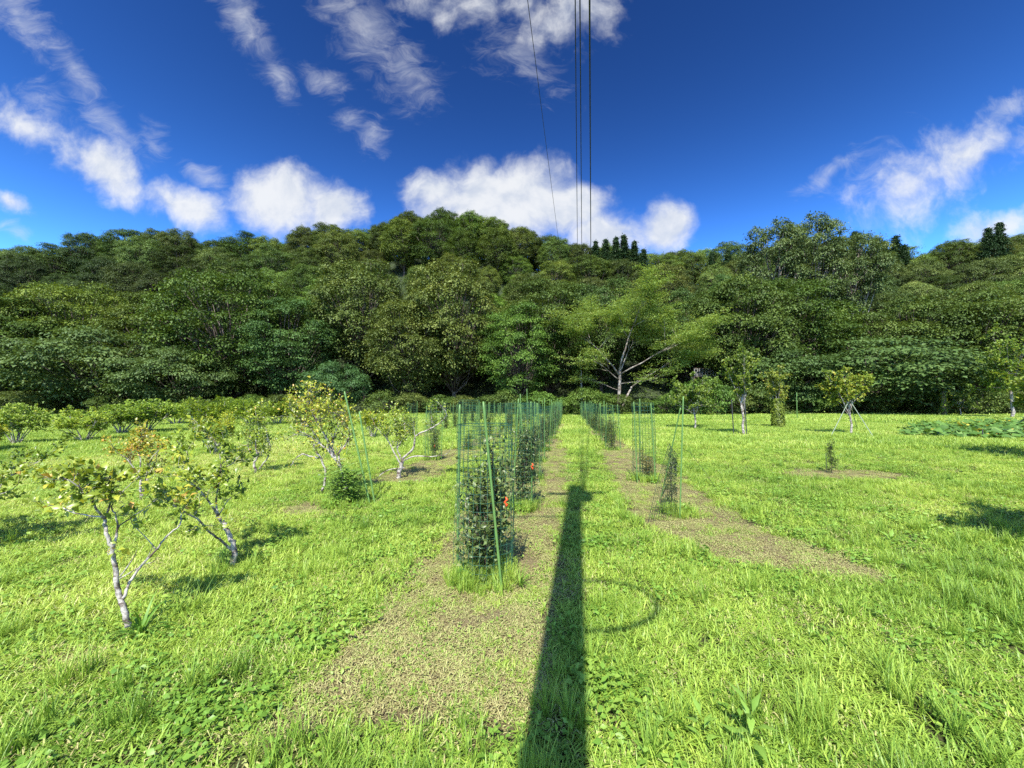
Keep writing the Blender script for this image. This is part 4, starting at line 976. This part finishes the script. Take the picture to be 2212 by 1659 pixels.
for (y0, y1, dn) in ((-1.5, .9, 60), (.9, 4, 118), (4, 8, 88), (8, 14, 58)):
    x, y = zone(y0, y1, dn); b = brown(x, y); u = rng.uniform(0, 1, len(x)); k = b < .2+.3*u
    x1_, y1_ = x[k], y[k]; t = tint_at(x1_, y1_)
    hgt = .50+.38*fbm(x1_*1.1+3, y1_*1.1, 77, 3)
    P0 = rng.uniform(0, 1, len(x1_)); wd = fbm(x1_*.9, y1_*.9, 88, 3)
    tall = (P0 < .03+.14*(fbm(x1_*.7, y1_*.7, 99, 2) > .56)*(x1_ > 1.5)+.10*(y1_ < 2.4)); weed = (~tall) & (P0 > 1-.14*(wd > .52)-.06)
    tf = ~tall & ~weed
    scatter(x1_[tf], y1_[tf], [0,1,2,3], .75, 1.15, t[tf], hgt[tf]); scatter(x1_[tall], y1_[tall], [4,5], .6, .95, t[tall]-.05); scatter(x1_[weed], y1_[weed], [6,7], .8, 1.2, t[weed])
    dry = rng.uniform(0, 1, len(x1_)) < .16*(fbm(x1_*1.4, y1_*1.4, 66, 3) > .45)+.03; scatter(x1_[dry], y1_[dry], [8,9,10], .9, 1.4, rng.uniform(.3, .8, dry.sum()), 1.6)
    k = ~k; xb, yb = x[k], y[k]; bb = b[k]
    q = rng.uniform(0, 1, len(xb))
    m_ = q < .97; jx = rng.normal(size=(2, m_.sum()))*.06; scatter(xb[m_]+jx[0], yb[m_]+jx[1], [8,9,10], .55, .9, rng.uniform(.1, .8, m_.sum())); scatter(xb[m_], yb[m_], [8,9,10], .8, 1.2, rng.uniform(.1, .95, m_.sum())*(.8+.4*fbm(xb[m_]*1.5, yb[m_]*1.5, 91, 3)))
    m2 = (q > .80); scatter(xb[m2], yb[m2], [16], .8, 1.4, rng.uniform(.2, .8, m2.sum()))
    gm_ = fbm(xb*1.8, yb*1.8, 55, 3); m3 = rng.uniform(0, 1, len(xb)) < np.clip((gm_-.52)*1.6, 0, .35)+.04+.10*(yb < 2.4); scatter(xb[m3], yb[m3], [0,1,2,3], .35, .7, tint_at(xb[m3], yb[m3])+.05)
x, y = zone(13.5, 30, 13); b = brown(x, y); k = b < .5
scatter(x[k], y[k], [11,12,13], .8, 1.2, tint_at(x[k], y[k])+.08); k = ~k; x, y = x[k], y[k]; k = rng.uniform(0,1,len(x)) < .9; scatter(x[k], y[k], [8,9,10], 2.0, 3.2, rng.uniform(.2, .8, k.sum()), .5)
x, y = zone(29, 55, 2.6); b = brown(x, y); k = (b < .5) & ((rng.uniform(0,1,len(x)) < .9)); scatter(x[k], y[k], [14,15], .8, 1.2, tint_at(x[k], y[k])+.1)
for (cx, cy, r, n) in WEEDS:
    a = rng.uniform(0, 6.28, n); q = r*np.sqrt(rng.uniform(.0, 1, n)); x = cx+q*np.cos(a); y = cy+q*np.sin(a)
    m_ = rng.uniform(0, 1, n) < .85; scatter(x[m_], y[m_], [4,5], .45, .9, rng.uniform(.15, .7, m_.sum())); scatter(x[~m_], y[~m_], [6,7], .9, 1.3, rng.uniform(.1, .6, (~m_).sum()), 1.6)
tz = [(-2.58,2.74,1.3),(-2.5,2.8,1.1),(-2.68,2.7,1.0),(-2.95,6.3,1.5),(-2.8,6.2,1.5),(-2.65,6.3,1.4),(-2.9,6.45,1.6),(-2.5,6.35,1.2),(-3.05,6.35,1.3),(-2.4,4.1,.9),(.1,3.45,.8),(-.45,3.5,.7),(-3.0,4.1,.8)]
for (a_, b_2, s_) in tz[10:]: scatter(np.array([a_]), np.array([b_2]), [17], s_*.8, s_*.8, np.array([.4]))
P_ = np.concatenate(P_); S_ = np.concatenate(S_); I_ = np.concatenate(I_); T_ = np.concatenate(T_)
print('grass instances', len(P_))
gme = bpy.data.meshes.new('grass'); gme.vertices.add(len(P_)); gme.vertices.foreach_set('co', P_.astype(np.float32).ravel())
for nm, ty, arr in (('rot', 'FLOAT_VECTOR', np.stack([rng.normal(size=len(P_))*.05, rng.normal(size=len(P_))*.05, rng.uniform(0, 6.28, len(P_))], 1)), ('scl', 'FLOAT_VECTOR', S_)):
    a_ = gme.attributes.new(nm, ty, 'POINT'); a_.data.foreach_set('vector', arr.astype(np.float32).ravel())
a_ = gme.attributes.new('idx', 'INT', 'POINT'); a_.data.foreach_set('value', I_.astype(np.int32))
a_ = gme.attributes.new('tint', 'FLOAT', 'POINT'); a_.data.foreach_set('value', T_.astype(np.float32))
go = part('grass', gme); props(go, 'bright yellow green crabgrass turf with weeds and dry clippings on the field', 'grass', kind='stuff')
ng = bpy.data.node_groups.new('grass_scatter', 'GeometryNodeTree')
ng.interface.new_socket('Geometry', in_out='INPUT', socket_type='NodeSocketGeometry'); ng.interface.new_socket('Geometry', in_out='OUTPUT', socket_type='NodeSocketGeometry')
N_ = ng.nodes; L_ = ng.links
gi = N_.new('NodeGroupInput'); gq = N_.new('NodeGroupOutput'); iop = N_.new('GeometryNodeInstanceOnPoints'); ci = N_.new('GeometryNodeCollectionInfo')
ci.inputs[0].default_value = pc; ci.inputs[1].default_value = True; ci.inputs[2].default_value = True
def na(nm, ty):
    n = N_.new('GeometryNodeInputNamedAttribute'); n.data_type = ty; n.inputs[0].default_value = nm; return [o_ for o_ in n.outputs if o_.enabled and o_.name == 'Attribute'][0]
e2r = N_.new('FunctionNodeEulerToRotation'); L_.new(na('rot', 'FLOAT_VECTOR'), e2r.inputs[0])
L_.new(gi.outputs[0], iop.inputs['Points']); L_.new(ci.outputs[0], iop.inputs['Instance']); iop.inputs['Pick Instance'].default_value = True
L_.new(na('idx', 'INT'), iop.inputs['Instance Index']); L_.new(e2r.outputs[0], iop.inputs['Rotation']); L_.new(na('scl', 'FLOAT_VECTOR'), iop.inputs['Scale'])
L_.new(iop.outputs[0], gq.inputs[0])
md = go.modifiers.new('scatter', 'NODES'); md.node_group = ng

M['weedleaf'] = leaf_mat('weed_broad_leaf', [(0, (.09,.20,.03)), (1, (.30,.48,.08))], .35, .35, .45)
# large-leaved weed in the foreground and pumpkin bed on the right
def rosette(x, y, n, L, label, name='broadleaf_weed', stem=.12):
    C=[];D_=[];N=[];Ls=[];r_=[]
    for k in range(n):
        a = k*2.4+rng.uniform(-.3,.3); el = .25+.9*k/n
        C.append((.01*math.cos(a), .01*math.sin(a), stem*k/n)); D_.append((math.cos(a)*math.cos(el), math.sin(a)*math.cos(el), math.sin(el))); N.append((-math.cos(a)*math.sin(el), -math.sin(a)*math.sin(el), math.cos(el)))
        Ls.append(L*rng.uniform(.7, 1.1)); r_.append(rng.uniform(.5, .9))
    Ls = np.array(Ls); o = bpy.data.objects.new(name, leaf_mesh(name, np.array(C), D_, N, Ls, Ls*.3, np.array(r_), M['weedleaf'], .15, .25)); COL.objects.link(o); o.location = (x, y, gzf(x, y)+.03); o.color = (1,1,1,1)
    props(o, label, 'weed'); return o
def tussock(x, y, nb, Lb, spread, label, sapl=None):
    o = empty('weed_clump', (x, y, gzf(x, y)), 0, label=label, cat='weed clump')
    me = blade_patch('blades', nb, spread, Lb, (.010, .020), M['weedleaf'], (.7, 2.6), 5, seed=int(nb*7), tuft=nb); b = part('blades', me, o); b.color = (.6, .72, .6, 1)
    if sapl:
        f = part('leafy_stems', SAP[sapl[0]][1], o); f.scale = sapl[1]; f.color = (1.6, 1.9, 1.0, 1)
tp1 = z1(705, 1445, 2.75); tussock(tp1.x+.06, 2.80, 34, (.22, .42), .05, 'arching strap leaved clump at the foot of the nearest orchard bush')
tp2 = z1(1310, 1130, 3.95); tussock(tp2.x+.12, 4.05, 22, (.18, .34), .06, 'strap leaved clump at the foot of the white trunked orchard bush')
tussock(-2.78, 6.32, 80, (.25, .6), .22, 'dark green leafy weed clump under the large staked orchard bush', (1, (2.0, 1.6, .55)))
p = gp(1625, 1640); rosette(p.x, p.y, 10, .14, 'tall pale green broadleaf weed in the foreground grass, lower right', stem=.2)
p = gp(1520, 1620); rosette(p.x, p.y, 7, .11, 'smaller broadleaf weed left of the tall pale one')
p = gp(1925, 1175); rosette(p.x, p.y, 10, .13, 'flat broadleaf weed in the grass beyond the right mown strip', stem=.03)
M['pumpkin'] = leaf_mat('pumpkin_leaves', [(0, (.05,.12,.02)), (.7, (.12,.24,.045)), (.93, (.20,.32,.08)), (1, (.5,.42,.05))], .25, .3, .5, True, 1)
def pumpkin():
    C=[];D_=[];N=[];Ls=[];r_=[]
    for k in range(2600):
        px = rng.uniform(1945, 2300); py = rng.uniform(919, 952); 
        q = gp(px, py); g_ = float(fbm(np.array([q.x*.7]), np.array([q.y*.5]), 71, 3)[0])
        if g_ < .42+.12*(px < 2060): continue
        a = rng.uniform(0, 6.28); h = rng.uniform(.1, .25+1.0*(g_-.4))
        C.append((q.x, q.y, h)); D_.append((math.cos(a), math.sin(a), rng.uniform(-.4, .1))); N.append((rng.normal()*.35, -.35+rng.normal()*.3, 1)); Ls.append(rng.uniform(.18, .38)); r_.append(rng.uniform(.1, .85) if rng.uniform() < .95 else 1)
    Ls = np.array(Ls); C = np.array(C); o = bpy.data.objects.new('pumpkin_vines', leaf_mesh('pumpkin_vines', C, D_, N, Ls, Ls*.95, np.array(r_), M['pumpkin'], .12, .12)); COL.objects.link(o)
    props(o, 'sprawling bed of big pumpkin leaves at the right of the field', 'pumpkin vines', kind='stuff')
pumpkin()
def mulch():
    a_ = gp(1990, 926); b_ = gp(2330, 930); n = 40; v = []; f = []
    for i in range(n+1):
        u = i/n; c = a_.lerp(b_, u)
        for k, (dy, dz) in enumerate(((-.45, .0), (-.35, .08), (0, .14), (.35, .08), (.45, 0))): v.append((c.x, c.y+dy, c.z+dz+.04+rng.normal()*.012))
    for i in range(n):
        for k in range(4): f.append((i*5+k, i*5+k+1, i*5+k+6, i*5+k+5))
    o = part('mulch_sheet', mesh_data('mulch_sheet', v, f, M['wire'])); props(o, 'black plastic mulch sheet over the ridge of the pumpkin bed', 'mulch sheet')
mulch()
print('objects', len(sc.objects))
